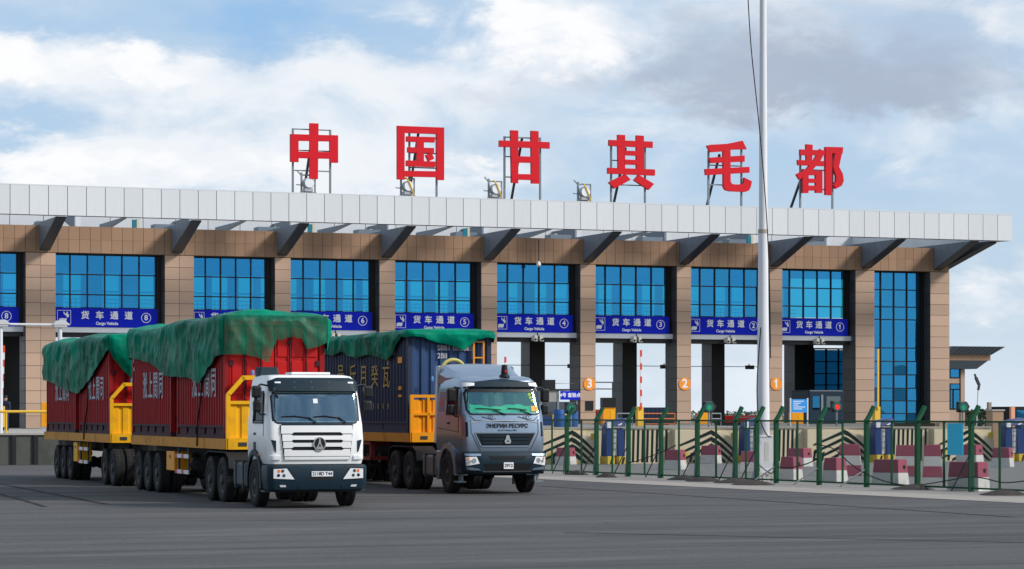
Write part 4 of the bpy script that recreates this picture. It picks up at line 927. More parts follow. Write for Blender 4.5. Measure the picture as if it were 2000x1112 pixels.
# ---------------------------------------------------------------- grey tractor
def grey_tractor():
    M = mat('silver_metallic_paint', (.30,.375,.475), .30, metal=.78, coat=.25, var=.03, dirt=.15, dirtcol=(.17,.18,.21), dscale=2)
    t = thing('tractor_unit', 'silver grey truck cab with roof deflector and green dashboard cloth', 'truck', T2.p(0,-.10,0), T2.rz); t.scale = (1,.95,1)
    c = Cab([(1.08,1.36,-1.05,1.15,.16,.06),(1.2,1.38,-1.06,1.19,.20,.06),(1.6,1.39,-1.06,1.20,.22,.07),(2.05,1.34,-1.06,1.19,.24,.09),(2.12,1.32,-1.06,1.185,.25,.09),(2.72,1.08,-1.06,1.13,.26,.09),(2.80,1.04,-1.06,1.12,.26,.09),
             (2.96,.96,-1.05,1.08,.28,.09),(3.04,.82,-1.04,1.02,.30,.08),(3.08,.6,-1.0,.92,.3,.06),(3.09,.3,-.9,.8,.26,.0)], -.05, .74)
    c.body((2.12,2.72), (2.12,2.72)).build('cab_body', M, t, 30)
    interior(t, c, 2.14, 2.72, -1.05, M_gdash)
    # green cloth heaped on the dashboard up against the glass
    lo, hi = rounded(-1.03, 1.03, 2.09, 2.74, .12)
    nz = lambda y: 2.31+.03*math.sin(y*5)+.015*math.sin(y*17)
    c.patch(-.97, 1.0, 2.125, nz, -.012, .02, 40, 3).build('dashboard_cloth', M_gdash, t, 30)
    wsh = c.patch(-1.04, 1.04, lo, hi, .012, .012, 40, 8).build('windscreen', M_cg2, t, 30)
    l2, h2 = rounded(-1.08, 1.08, 2.06, 2.77, .14)
    fr = c.patch(-1.08, 1.08, l2, lambda y: lo(min(max(y,-1.035),1.035))+.015, .010, .02, 40, 2); c.patch(-1.08, 1.08, lambda y: hi(min(max(y,-1.035),1.035))-.015, h2, .010, .02, 40, 2, fr)
    for s in (-1, 1): c.quad([(s*1.085,2.18),(s*1.02,2.18),(s*1.02,2.66),(s*1.085,2.66)], .010, .02, 3, 6, fr)
    fr.build('screen_seal', M_black, wsh, 30)
    c.patch(-1.0, 1.0, 2.66, 2.735, .016, .006, 30, 2).build('sunstrip', M_black, wsh, 30)
    c.quad([(.80,2.16),(1.0,2.16),(1.0,2.30),(.80,2.30)], .018, .004, 2, 2).build('sticker', M_ystripe, wsh); c.quad([(.85,2.18),(.95,2.18),(.95,2.28),(.85,2.28)], .022, .004, 2, 2).build('sticker', M_amber, wsh)
    for k, (y, z) in enumerate(((.80,2.60),(.82,2.52),(.86,2.44))): disc_patch(c, y, z, .042, .018, .004, mat('lime_sticker', (.55,.75,.04), .5), 'sticker', wsh, n=10)
    for s in (-1, 1):
        y = lambda z: s*(c.side(z)-.004)
        P = [(-.04,2.14),(.68,2.14),(.56,2.70),(-.04,2.70)]
        MB().hexa([(x, y(z), z) for x, z in P] + [(x, y(z)-s*.012, z) for x, z in P]).build('side_window', M_sg, t)
        sf = MB(); Q = [(-.08,2.08),(.76,2.08),(.62,2.75),(-.08,2.75)]
        for (a, b) in zip(Q, Q[1:]+Q[:1]): sf.bar((a[0], s*(c.side(a[1])+.004), a[1]), (b[0], s*(c.side(b[1])+.004), b[1]), .05)
        sf.build('window_surround', M_black, t)
        dr = MB()
        for a, b in (((-.12,1.3),(-.12,2.78)), ((.92,1.6),(.90,2.05)), ((-.12,1.3),(.5,1.3)), ((.9,1.62),(-.9,1.72))): dr.bar((a[0], s*(c.side(a[1])+.002), a[1]), (b[0], s*(c.side(b[1])+.002), b[1]), .014)
        dr.build('door_gap', M_black, t)
        MB().box(-.02, .15, s*1.2-.02, s*1.2+.02, 1.82, 1.88).build('door_handle', M_black, t, bevel=.01)
        # rear quarter window sticker
        q = MB().hexa([(x, s*(c.side(z)+k), z) for k in (.001,.006) for x, z in ((-.8,2.15),(-.35,2.15),(-.35,2.68),(-.8,2.68))]).build('rear_quarter_decal', mat('decal_mauve', (.20,.15,.20), .4), t)
        MB().hexa([(x, s*(c.side(z)+k), z) for k in (.0065,.009) for x, z in ((-.68,2.3),(-.52,2.3),(-.52,2.5),(-.68,2.5))]).build('decal_red', M_redlens, q)
        # fender and lower side skirt
        n = 14; an = [R(-8)+R(196)*k/(n-1) for k in range(n)]; ya, yb = s*.86, s*1.235
        MB().grid(lambda i, j: ([.60,.74,.74,.60,.60][j]*math.cos(an[i]), [ya,ya,yb,yb,ya][j], TR+.06+[.60,.74,.74,.60,.60][j]*math.sin(an[i])), n, 5).build('fender', M, t, 40)
        MB().box(.50,.58, s*1.238-.008, s*1.238+.008, 1.22,1.27).build('side_marker', M_amber, t)
        MB().box(-1.02,-.62, s*.8, s*1.19, .62, 1.12).build('side_skirt', M, t, bevel=.03)
        MB().box(.72, 1.22, s*.75, s*1.2, .52, 1.1).build('step_box', M_black, t, bevel=.04)
        stp = MB().box(.66, 1.0, s*1.0, s*1.25, .30, .34).bar((.75,s*1.1,.33),(.75,s*1.1,.55),.05).bar((.95,s*1.1,.33),(.95,s*1.1,.55),.05).build('step', M_steel, t)
    # roof deflector
    fz = MB(); n = 15; 
    def dz(i, j):
        u = -1+2*i/(n-1); k = j/6
        x = -1.02+1.0*k; top = 3.44-.05*u*u-(.34*k**1.6) ; ed = 1.12-.10*k
        return (x, u*ed, max(3.05, top-(.0 if abs(u) < .85 else (abs(u)-.85)*1.6)))
    fz.grid(dz, n, 7)
    fz.grid(lambda i, j: (dz(i,0)[0]-(0 if j == 0 else .0), dz(i,0)[1], dz(i,0)[2] if j == 0 else 2.95), n, 2)
    for s in (0, n-1): fz.grid(lambda i, j, s=s: (dz(s,i)[0], dz(s,i)[1], dz(s,i)[2] if j == 0 else 2.9), 7, 2)
    fz.build('roof_deflector', M, t, 40)
    for s in (-1, 1): MB().hexa([(-1.30,s*1.05,1.3),(-1.30,s*1.16,1.3),(-1.03,s*1.18,1.3),(-1.03,s*1.07,1.3),(-1.26,s*1.05,3.38),(-1.26,s*1.12,3.38),(-1.03,s*1.14,3.38),(-1.03,s*1.05,3.38)]).build('side_deflector', M, t, bevel=.02)
    # visor, marker lamps, beacon, horns
    vs = c.patch(-1.06, 1.06, lambda y: 2.80+.0*y, lambda y: 2.985-.05*abs(y)+.02*math.cos(y*3), .10, .05, 40, 6).build('sun_visor', M_bump, t, 30)
    for s in (-1, 1): c.quad([(s*1.10,2.80),(s*.80,2.83),(s*.78,2.90),(s*1.08,2.92)], .112, .03, 6, 2).build('marker_lamp', M_signwhite, vs, 30)
    b = MB().lathe([(.15,0),(.14,.05),(.10,.07),(.075,.32),(.0,.33)], (.70,.22,3.06), 'z', 16).build('beacon', M_black, t, True)
    MB().box(.80,.83,.19,.25,3.18,3.24).build('beacon_lens', M_redlens, b)
    # coiled hose behind cab
    MB().tube([(-1.4,-.55+.35*math.cos(a)*1.0,3.25+.30*math.sin(a)) for a in [PI*k/10 for k in range(11)]], .05, 8).build('air_hose', mat('hose_yellow', (.55,.48,.15), .6), t, True)
    for y0, y1 in ((-.82, -.12), (.10, .66)):
        w = MB(); w.bar((c.front(y1+.15, 2.1)+.05, y1+.15, 2.07), (c.front(y1-.2, 2.2)+.03, y1-.2, 2.19), .022)
        w.tube([(c.front(y0, 2.24)+.03, y0, 2.235), (c.front((y0+y1)/2, 2.22)+.035, (y0+y1)/2, 2.225), (c.front(y1, 2.2)+.03, y1, 2.195)], .014, 6); w.build('wiper', M_black, t)
    # front lid lines
    ln = MB()
    def line(pts, w=.014, o=.004, m=None, nm='panel_gap'):
        mb = MB()
        pts = [(p[0]+(q[0]-p[0])*k/6, p[1]+(q[1]-p[1])*k/6) for p, q in zip(pts, pts[1:]) for k in range(6)]+[pts[-1]]
        for a, b in zip(pts, pts[1:]): mb.bar((c.front(*a)+o, a[0], a[1]), (c.front(*b)+o, b[0], b[1]), w)
        return mb.build(nm, m or M_dsteel, t)
    line([(-1.0,2.05)]+[(-.86+.172*k, 1.94-.05*math.cos((-.86+.172*k)*1.5)) for k in range(11)]+[(1.0,2.05)])
    line([(-.98,1.95),(-.97,1.6),(-.78,1.22),(-.70,1.14)]); line([(.98,1.95),(.97,1.6),(.78,1.22),(.70,1.14)])
    line([(-.98,1.86),(-.7,1.90),(0,1.915),(.7,1.90),(.98,1.86)], .02, .006, M_chrome, 'chrome_line')
    text_mb('ЭНЕРИИ РЕСУРС', .145, lambda u, v, q: (c.front(u+.06, 1.80+v)+.016+q, u+.06, 1.775+v), bold=.005, ext=.003).build('lettering', M_text_dark, t)
    text_mb('KCCITT Mossoo MXC', .06, lambda u, v, q: (c.front(u+.06, 1.67+v)+.008+q, u+.06, 1.66+v), bold=.001, ext=.002).build('lettering', M_text_dark, t)
    for y, s_ in ((-.42, 'SD'), (.62, 'HD')):
        text_mb(s_, .13, lambda u, v, q, y=y: (c.front(y+u, 2.0+v)+.005+q, y+u, 2.0+v), ext=.002).build('logo', M_dsteel, t)
        line([(y-.24,2.02),(y-.1,1.985),(y+.06,1.94),(y+.15,1.97)], .016, .006, M_dsteel, 'logo_swoosh')
    g = c.quad([(-.68,1.26),(.68,1.26),(.86,1.58),(-.86,1.58)], .012, .03, 30, 6).build('grille', M_black, t, 30)
    for z in (1.34, 1.43, 1.52): c.quad([(-.64-.28*(z-1.3),z-.03),(.64+.28*(z-1.3),z-.03),(.64+.28*(z-1.3),z+.02),(-.64-.28*(z-1.3),z+.02)], .03, .02, 24, 1).build('grille_bar', M_bump, g, 30)
    line([(-.68,1.25),(.68,1.25)], .03, .012, M, 'grille_trim'); line([(-.87,1.60),(.87,1.60)], .03, .012, M, 'grille_trim'); line([(-.88,1.60),(-.70,1.25)], .03, .012, M, 'grille_trim'); line([(.88,1.60),(.70,1.25)], .03, .012, M, 'grille_trim')
    xx = c.front(.05, 1.42)+.035; f = lambda u, v, q: (q, .05+u, 1.42+v)
    e = MB().prism([(-.03,.12),(.03,.12),(.06,.03),(.10,-.05),(.07,-.11),(-.07,-.11),(-.10,-.05),(-.06,.03)], f, xx, xx+.025).build('emblem', M_chrome, t, bevel=.008)
    MB().prism([(0,.0),(.04,-.06),(-.04,-.06)], f, xx+.0255, xx+.03).build('emblem_inlay', M_dsteel, e)
    for s in (-1, 1):
        c.patch(min(s*1.06, s*1.12), max(s*1.06, s*1.12), 1.50, 1.88, .012, .02, 4, 4).build('corner_vent', M_black, t, 30)
    # bumper
    bc = Cab([(.52,1.38,.8,1.02,.14,.04),(.60,1.46,.75,1.18,.18,.06),(.80,1.50,.72,1.225,.22,.08),(1.02,1.49,.72,1.23,.22,.08),(1.10,1.44,.75,1.20,.20,.08),(1.115,1.38,.8,1.1,.16,.05)], 1.0, 1.05)
    bp = bc.body().build('bumper', M_bump, t, 30)
    bc.quad([(-.55,.60),(.65,.60),(.78,.80),(-.68,.80)], .004, .02, 24, 4).build('centre_recess', M_black, bp, 30)
    bc.quad([(-.42,.90),(.50,.90),(.58,.99),(-.5,.99)], .006, .02, 20, 2).build('air_slot', M_black, bp, 30)
    bc.patch(-.68, .74, .575, .605, .014, .02, 24, 1).build('chrome_strip', M_chrome, bp, 30)
    pl = MB().box(0,.012,-.14,.14,-.085,.085).build('number_plate', M_signwhite, bp); pl.location = (bc.front(.05,.74)+.01, .05, .745)
    tm = text_mb('2912', .12, lambda u, v, q: (.015+q, u, v), bold=.003, ext=.002).build('plate_text', M_text_dark, bp); tm.location = pl.location
    for s in (-1, 1):
        hl = bc.quad([(s*.78,.80),(s*1.14,.74),(s*1.16,.97),(s*.86,.98)], .014, .03, 12, 6).build('headlight', M_lampglass, bp, 30)
        disc_patch(bc, s*.93, .88, .062, .026, .01, M_chrome, 'lamp_unit', hl); disc_patch(bc, s*1.05, .86, .04, .026, .01, M_chrome, 'lamp_unit', hl)
        disc_patch(bc, s*1.09, .93, .03, .028, .01, M_amber, 'lamp_unit', hl, n=12)
        bc.patch(min(s*.74, s*1.17), max(s*.74, s*1.17), lambda y: 1.0, lambda y: 1.06, .02, .03, 12, 2).build('headlight_brow', M, bp, 30)
        bc.quad([(s*.74,.62),(s*1.12,.64),(s*1.14,.72),(s*.80,.67)], .02, .03, 10, 2).build('bumper_blade', M, bp, 30)
    for s in (-1, 1): mirror(t, s, .80, 1.26, 2.08, 2.76, .22)
    MB().tube([(1.12,-1.02,2.78),(1.35,-1.12,2.72),(1.3,-1.16,2.6)], .03, 8).build('kerb_mirror_arm', M_black, t, True)
    tractor_base(t, -5.3, (-3.45,-4.8), mat('dull_tank', (.16,.165,.17), .5, metal=.3, dirt=.4))
    MB().box(-1.02,-.78,-1.18,-.5,.35,1.12).build('battery_box', mat('dull_tank', (.16,.165,.17)), t, bevel=.02)
    hz = MB()
    for y in (1.0, 1.1, 1.2): hz.box(-.72,-.68,y-.03,y+.03,.2,.75)
    hz.build('mud_flap', M_chassis, t)
    return t
grey_tractor()

# ---------------------------------------------------------------- containers
def container(F, x0, L, H, zb, kind, label, text=None):
    name = 'shipping_container'; loc = F.p(x0, 0, zb)
    t = thing(name, label, 'container', loc, F.rz, group='maroon twenty foot containers on the white truck train' if kind == 'red' else None)
    W = 1.22; side_m = M_cred if kind == 'red' else M_cblue; fr_m = side_m
    p = .27 if kind == 'red' else .30
    n = int((L-.3)/p); p = (L-.3)/n
    for s in (-1, 1):
        prof = []
        for k in range(n):
            xx = -.15-p*k; prof += [(xx, 0), (xx-p*.32, 0), (xx-p*.5, -.04), (xx-p*.82, -.04)]
        prof.append((-.15-p*n, 0))
        MB().grid(lambda i, j: (prof[i][0], s*(W-.012+prof[i][1]), [.30, H-.10][j]), len(prof), 2).build('side_wall', side_m, t)
        m = MB().box(-L+.1, -.1, s*W-.04 if s > 0 else -W, s*W if s > 0 else -W+.04, H-.12, H).box(-L+.1, -.1, W-.05 if s > 0 else -W, W if s > 0 else -W+.05, .0, .08)
        m.box(-L+.1, -.1, W-.05 if s > 0 else -W, W if s > 0 else -W+.05, .26, .32)
        m.build('side_rail', M_crail if kind == 'red' else side_m, t)
        rr = MB(); nb = 5
        bw = (L-.3)/nb
        for k in range(nb):
            if kind == 'red': rr.box(-.15-bw*(k+1)+.12, -.15-bw*k-.12, s*(W-.05)-.02, s*(W-.05)+.02, .08, .262)
            else: rr.box(-.15-bw*(k+1)+.05, -.15-bw*k-.05, s*(W-.05)-.02, s*(W-.05)+.02, .08, .262)
        rr.build('base_panel', M_crail if kind == 'red' else M_cblue, t)
        for x in (-.13, -L+.0):
            MB().box(x, x+.13, s*W-(.12 if s > 0 else 0), s*W+(0 if s > 0 else .12), 0, H).build('corner_post', side_m, t)
    MB().box(-L+.05, -.05, -W+.05, W-.05, .06, .12).build('floor', M_crail, t)
    MB().box(-L+.05, -.05, -W+.03, W-.03, H-.12, H-.05).build('roof', side_m, t)
    MB().box(-L+.01, -L+.05, -W+.12, W-.12, .1, H-.05).build('rear_wall', side_m, t)
    if kind == 'red':
        MB().box(-.12, -.005, -W+.12, W-.12, H-.16, H).build('door_header', M_cbright, t); MB().box(-.12, -.005, -W+.12, W-.12, .0, .16).build('door_sill', M_cbright, t)
        for s in (-1, 1):
            a, b = (s*1.09, s*.01) if s < 0 else (.01, 1.09)
            d = MB().box(-.08, -.035, a, b, .17, H-.17)
            for (z0, z1) in ((.25,.95), (1.05,1.85), (1.95,H-.25)):
                w3 = (b-a); 
                for (u0, u1) in ((.05,.30), (.37,.66), (.72,.95)): d.box(-.04, -.012, a+w3*u0, a+w3*u1, z0, z1)
            dd = d.build('door', M_cbright, t, bevel=.012)
            for u in (.33, .69):
                y = a+(b-a)*u; MB().tube([(.012, y, .1), (.012, y, H-.08)], .021, 8).build('locking_bar', M_crail, dd, True)
                hb = MB()
                for z in (.5, 1.4, 2.3): hb.box(-.012, .035, y-.05, y+.05, z-.03, z+.03)
                hb.build('bar_guide', M_crail, dd)
            for z in (.45, 1.1, 1.8, 2.5): MB().box(-.04, .02, s*1.06-.05, s*1.06+.05, z-.06, z+.06).build('hinge', M_crail, dd)
    else:
        n2 = 8; pp = (2*W-.24)/n2; prof = []
        for k in range(n2):
            yy = -W+.12+pp*k; prof += [(yy, 0), (yy+pp*.36, 0), (yy+pp*.5, -.045), (yy+pp*.86, -.045)]
        prof.append((W-.12, 0))
        MB().grid(lambda i, j: (-.012+prof[i][1], prof[i][0], [.12, H-.10][j]), len(prof), 2).build('front_wall', M_cbluef, t)
        MB().box(-.12, 0, -W+.12, W-.12, H-.12, H).build('front_rail', M_cbluef, t); MB().box(-.12, 0, -W+.12, W-.12, 0, .13).build('front_rail', M_cbluef, t)
    for s, x, z in [(s, x, z) for s in (-1, 1) for x in (-.16, -L-.01) for z in (-.001, H-.115)]:
        MB().box(x, x+.175, s*W-(.14 if s > 0 else .008), s*W+(.008 if s > 0 else .14), z, z+.118).build('corner_casting', M_crail if kind == 'red' else M_cblue, t)
    return t
DK = 1.50
reds = [(-3.25, 5.60, 'maroon container with doors in a sunlit red right behind the white cab, mostly under green tarpaulin'), (-9.6, 5.4, 'maroon container second from the white cab, small white code in its upper rear corner'),
        (-18.6, 5.15, 'maroon container at the front of the rear trailer, above the yellow headboard gap'), (-24.5, 5.8, 'maroon container at the very end of the train, left edge of the photo')]
for k, (x, L, lb) in enumerate(reds):
    t = container(T1, x, L, 2.86, DK, 'red', lb)
    cx = [-2.35,-2.45,-2.3,-2.6][k]; body = ['淞上間同', '淞上間同', '淞上間司', '淞上間同'][k]
    for j, ch in enumerate(body):
        text_mb(ch, .62, lambda u, v, q, j=j: (cx-1.02+.72*j+u, -1.222-q, 1.30+v*1.25), bold=.007, ext=.003).build('lettering', M_text_white, t)
    if k in (1, 3):
        MB().box(-L+.20, -L+.27, -1.226, -1.221, 2.0, 2.42).box(-L+.22, -L+.36, -1.226, -1.221, 1.78, 1.88).build('code_mark', M_text_white, t)
        text_mb('CIMU 2', .26, lambda u, v, q: (-L+.95+u, -1.222-q, 2.24+v), bold=.004, ext=.003).build('lettering', M_text_white, t)
BL, BH = 12.2, 2.80
bt = container(T2, -3.62, BL, BH, 1.56, 'blue', 'navy blue corrugated container with gold characters behind the grey cab')
for j, ch in enumerate('号斤月癸瓦'):
    text_mb(ch, .68, lambda u, v, q, j=j: (-6.9+1.15*j+u*1.15+(.2 if j else 0), -1.222-q, 1.66+v-.03*j), bold=.002, ext=.003).build('lettering', M_text_gold, bt)
for j, ch in enumerate('EEE3000'): text_mb(ch, .22, lambda u, v, q, j=j: (-4.9+.5*j+u, -1.222-q, .74+v), bold=.002, ext=.003).build('lettering', M_text_gold, bt)
for q_ in ((-.95,-.55,1.95,2.12), (-.9,-.6,1.2,1.30), (-.9,-.6,1.0,1.07)): MB().box(q_[0],q_[1],-1.228,-1.222,q_[2],q_[3]).build('warning_label', M_oran, bt)
text_mb('SBB1 BEBBEB', .205, lambda u, v, q: (.003+q, .16+u, 2.36+v), bold=.004, ext=.003, sxy=.92).build('lettering', M_text_white, bt)
text_mb('2BII', .205, lambda u, v, q: (.003+q, -.22+u, 2.14+v), bold=.004, ext=.003, sxy=.9).build('lettering', M_text_white, bt)
text_mb('SBEEL8', .26, lambda u, v, q: (-1.6+u, -1.222-q, 2.27+v), bold=.004, ext=.003).build('lettering', M_text_white, bt)
text_mb('E1', .26, lambda u, v, q: (-1.9+u, -1.222-q, 2.0+v), bold=.004, ext=.003).build('lettering', M_text_white, bt)
ld = MB()
ld.bar((.06,.68,.9),(.06,.68,2.56),.045).bar((.06,.97,.9),(.06,.97,2.56),.045)
for z in (1.2, 1.65, 2.1, 2.54): ld.bar((.06,.68,z),(.06,.97,z),.035)
ld.build('ladder', M_oran, bt)

# ---------------------------------------------------------------- trailers
def trailer(F, x0, x1, axles, z1, label, head='yellow', boxes=(), guards=(), hb=True):
    t = thing('semi_trailer', label, 'trailer', F.p(x0, 0, 0), F.rz); o = x0
    X = lambda v: v-o
    deckm = M_deck
    L0, L1 = X(x1), 0.0
    z0 = z1-.25
    nb = max(2, int((L1-L0)/2.4)); bw = (L1-L0)/nb
    for k in range(nb):
        for s in (-1, 1):
            ya, yb = (1.20, 1.25) if s > 0 else (-1.25, -1.20)
            MB().box(L1-bw*(k+1)+.006, L1-bw*k-.006, ya, yb, z0, z1).build('side_beam', deckm, t)
    m = MB().box(L0+.02, L1-.02, -1.195, 1.195, z1-.06, z1-.005)
    m.build('deck', M_chassis, t)
    MB().box(L1-.05+.051, L1+.05, -1.25, 1.25, z0, z1).build('front_beam', deckm, t); MB().box(L0-.05, L0-.001, -1.25, 1.25, z0, z1).build('rear_beam', deckm, t)
    c = MB()
    for s in (-1, 1): c.box(L0, L1-.6, s*.5-.06, s*.5+.06, z0-.32, z1-.07)
    k = L0+.5
    while k < L1-.3: c.box(k-.05, k+.05, -1.18, 1.18, z0+.02, z1-.07); k += 1.1
    c.build('chassis_beam', M_chassis, t)
    for a in axles:
        axle(t, X(a), True)
        MB().box(X(a)-.45, X(a)+.45, -.66, -.58, .78, .92).box(X(a)-.45, X(a)+.45, .58, .66, .78, .92).build('leaf_spring', M_chassis, t)
    for (a, b, zz0, zz1, mm) in boxes:
        bx = MB().box(X(b), X(a), -1.2, -.75, zz0, zz1).build('toolbox', mm, t, bevel=.02); MB().box((X(a)+X(b))/2-.04, (X(a)+X(b))/2+.04, -1.215, -1.2, zz1-.18, zz1-.1).build('latch', M_dsteel, bx)
    for (a, b, zl) in guards:
        gg = [MB().box(X(v)-.03, X(v)+.03, -1.20, -1.15, min(zl)-.05, z0).build('guard_post', M_dsteel, t) for v in (a-.15, b+.25)][0]
        for z in zl:
            n = 6; w = (a-b)/n
            for j in range(n): MB().box(X(a)-w*(j+1)+.003, X(a)-w*j-.003, -1.235, -1.202, z-.05, z+.05).build('guard_strip', M_reflr if j % 3 == 2 else M_reflw, t)
    # landing gear
    lx = X(x0)-3.3 if hb else X(x0)-2.4
    for s in (-1, 1): MB().box(lx-.08, lx+.08, s*.775-.075, s*.775+.075, .45, z0).box(lx-.14, lx+.14, s*.775-.12, s*.775+.12, .40, .45).build('landing_leg', M_chassis, t)
    # bulkhead
    if hb:
        mm = M_yel if head == 'yellow' else M_oran
        hd = MB(); xh = L1-.02
        hh = 2.40
        hd.box(xh, xh+.10, -1.24, -1.14, z0-.0, hh-z0*0+.16); hd.box(xh, xh+.10, 1.14, 1.24, z0, hh+.16)
        hd.bar((xh+.05,-1.19,hh+.14),(xh+.05,-.82,2.96),.10).bar((xh+.05,1.19,hh+.14),(xh+.05,.82,2.96),.10).bar((xh+.05,-.86,2.95),(xh+.05,.86,2.95),.10)
        hd.box(xh, xh+.10, -1.14, 1.14, hh-.08, hh)
        hd.bar((xh+.05,-.55,hh),(xh+.05,-.55,2.92),.06).bar((xh+.05,.0,hh),(xh+.05,.0,2.92),.06).bar((xh+.05,.55,hh),(xh+.05,.55,2.92),.06)
        if head != 'yellow':
            hd = MB(); hd.box(xh, xh+.10, -1.24, -1.14, z0, 2.62).box(xh, xh+.10, 1.14, 1.24, z0, 2.62).box(xh, xh+.10, -1.14, 1.14, 2.54, 2.62).box(xh, xh+.1, -.05, .05, 1.6, 2.54).box(xh, xh+.1, -.75, -.68, 1.6, 2.54).box(xh, xh+.1, -1.14, 1.14, 2.05, 2.12); hh = 2.56
        h = hd.build('headboard', mm, t)
        n = 8; pr = []; w = 2.28/n
        for k in range(n): a = -1.14+w*k; pr += [(a, 0), (a+w*.55, 0), (a+w*.65, -.03), (a+w*.9, -.03)]
        pr.append((1.14, 0))
        MB().grid(lambda i, j: (xh+.05+pr[i][1], pr[i][0], [z1, hh-.08][j]), len(pr), 2).build('infill_sheet', mm, h)
        MB().box(xh, xh+.12, -1.2, 1.2, z0, z1+.02).build('sill', mm, h); MB().box(xh+.121, xh+.135, -.95, -.75, z0+.08, z0+.17).build('data_plate', M_dsteel, h)
        MB().lathe([(.04,0),(.05,.08),(.03,.13)], (xh+.05,-.6,3.0), 'z', 10).build('coupling', mat('blue_cap', (.1,.25,.5), .5), h, True)
    return t
t = trailer(T1, -3.05, -15.0, (-11.5,-12.85,-14.15), DK, 'yellow flatbed trailer right behind the white cab carrying two maroon containers', boxes=((-9.3,-10.3,.62,1.12,M_oran),), guards=((-7.4,-9.0,(.62,1.02)),))
t2 = trailer(T1, -18.4, -30.6, (-25.6,-26.95,-28.25), DK, 'yellow flatbed trailer at the tail of the white truck train, with yellow headboard', boxes=((-24.3,-25.0,.60,1.2,M_yel),), guards=((-22.3,-24.0,(.62,1.02)),))
t3 = trailer(T2, -3.4, -16.0, (-12.0,-13.3,-14.6), 1.56, 'orange edged trailer under the navy container behind the grey cab', head='orange')
# red under-run frame on the grey truck trailer
rfm = MB().box(-4.0,-3.9,-1.22,-.3,.75,.86).box(-4.0,-3.9,-1.22,-.3,1.18,1.28).box(-4.0,-3.9,-1.22,-1.1,.86,1.18).box(-4.0,-3.9,-.42,-.3,.86,1.18).box(-8.0,-3.9,-1.22,-1.14,1.2,1.28).box(-8.0,-3.9,-1.22,-1.14,.75,.84)
rfm.build('spare_wheel_frame', mat('faded_frame_red', (.28,.03,.03), .6, dirt=.4), t3)
# dolly under the rear trailer
t = thing('converter_dolly', 'two axle dolly joining the two trailers of the white truck train', 'dolly', T1.p(-18.7, 0, 0), T1.rz)
axle(t, .6, True); axle(t, -.75, True)
MB().box(-1.4, 1.2, -.5, -.4, .78, .98).box(-1.4, 1.2, .4, .5, .78, .98).box(-1.3,-1.2,-.4,.4,.8,.96).box(1.1,1.2,-.4,.4,.8,.96).build('frame', M_chassis, t)
MB().lathe([(.5,1.0),(.5,1.2)], (0,0,0), 'z', 20).build('turntable', M_chassis, t)
MB().bar((1.2,-.4,.85),(3.4,0,.8),.1).bar((1.2,.4,.85),(3.4,0,.8),.1).build('drawbar', M_chassis, t)
# spare wheel hung under the first trailer
w = bpy.data.objects.new('spare_wheel', RIM_R); COL.objects.link(w); tag(w, 'spare wheel slung under the trailer behind the white cab', 'spare wheel'); w.location = T1.p(-8.4, -.45, .62); w.rotation_euler = (R(62), 0, T1.rz)
ty = bpy.data.objects.new('tyre', TYRE); COL.objects.link(ty); ty.parent = w

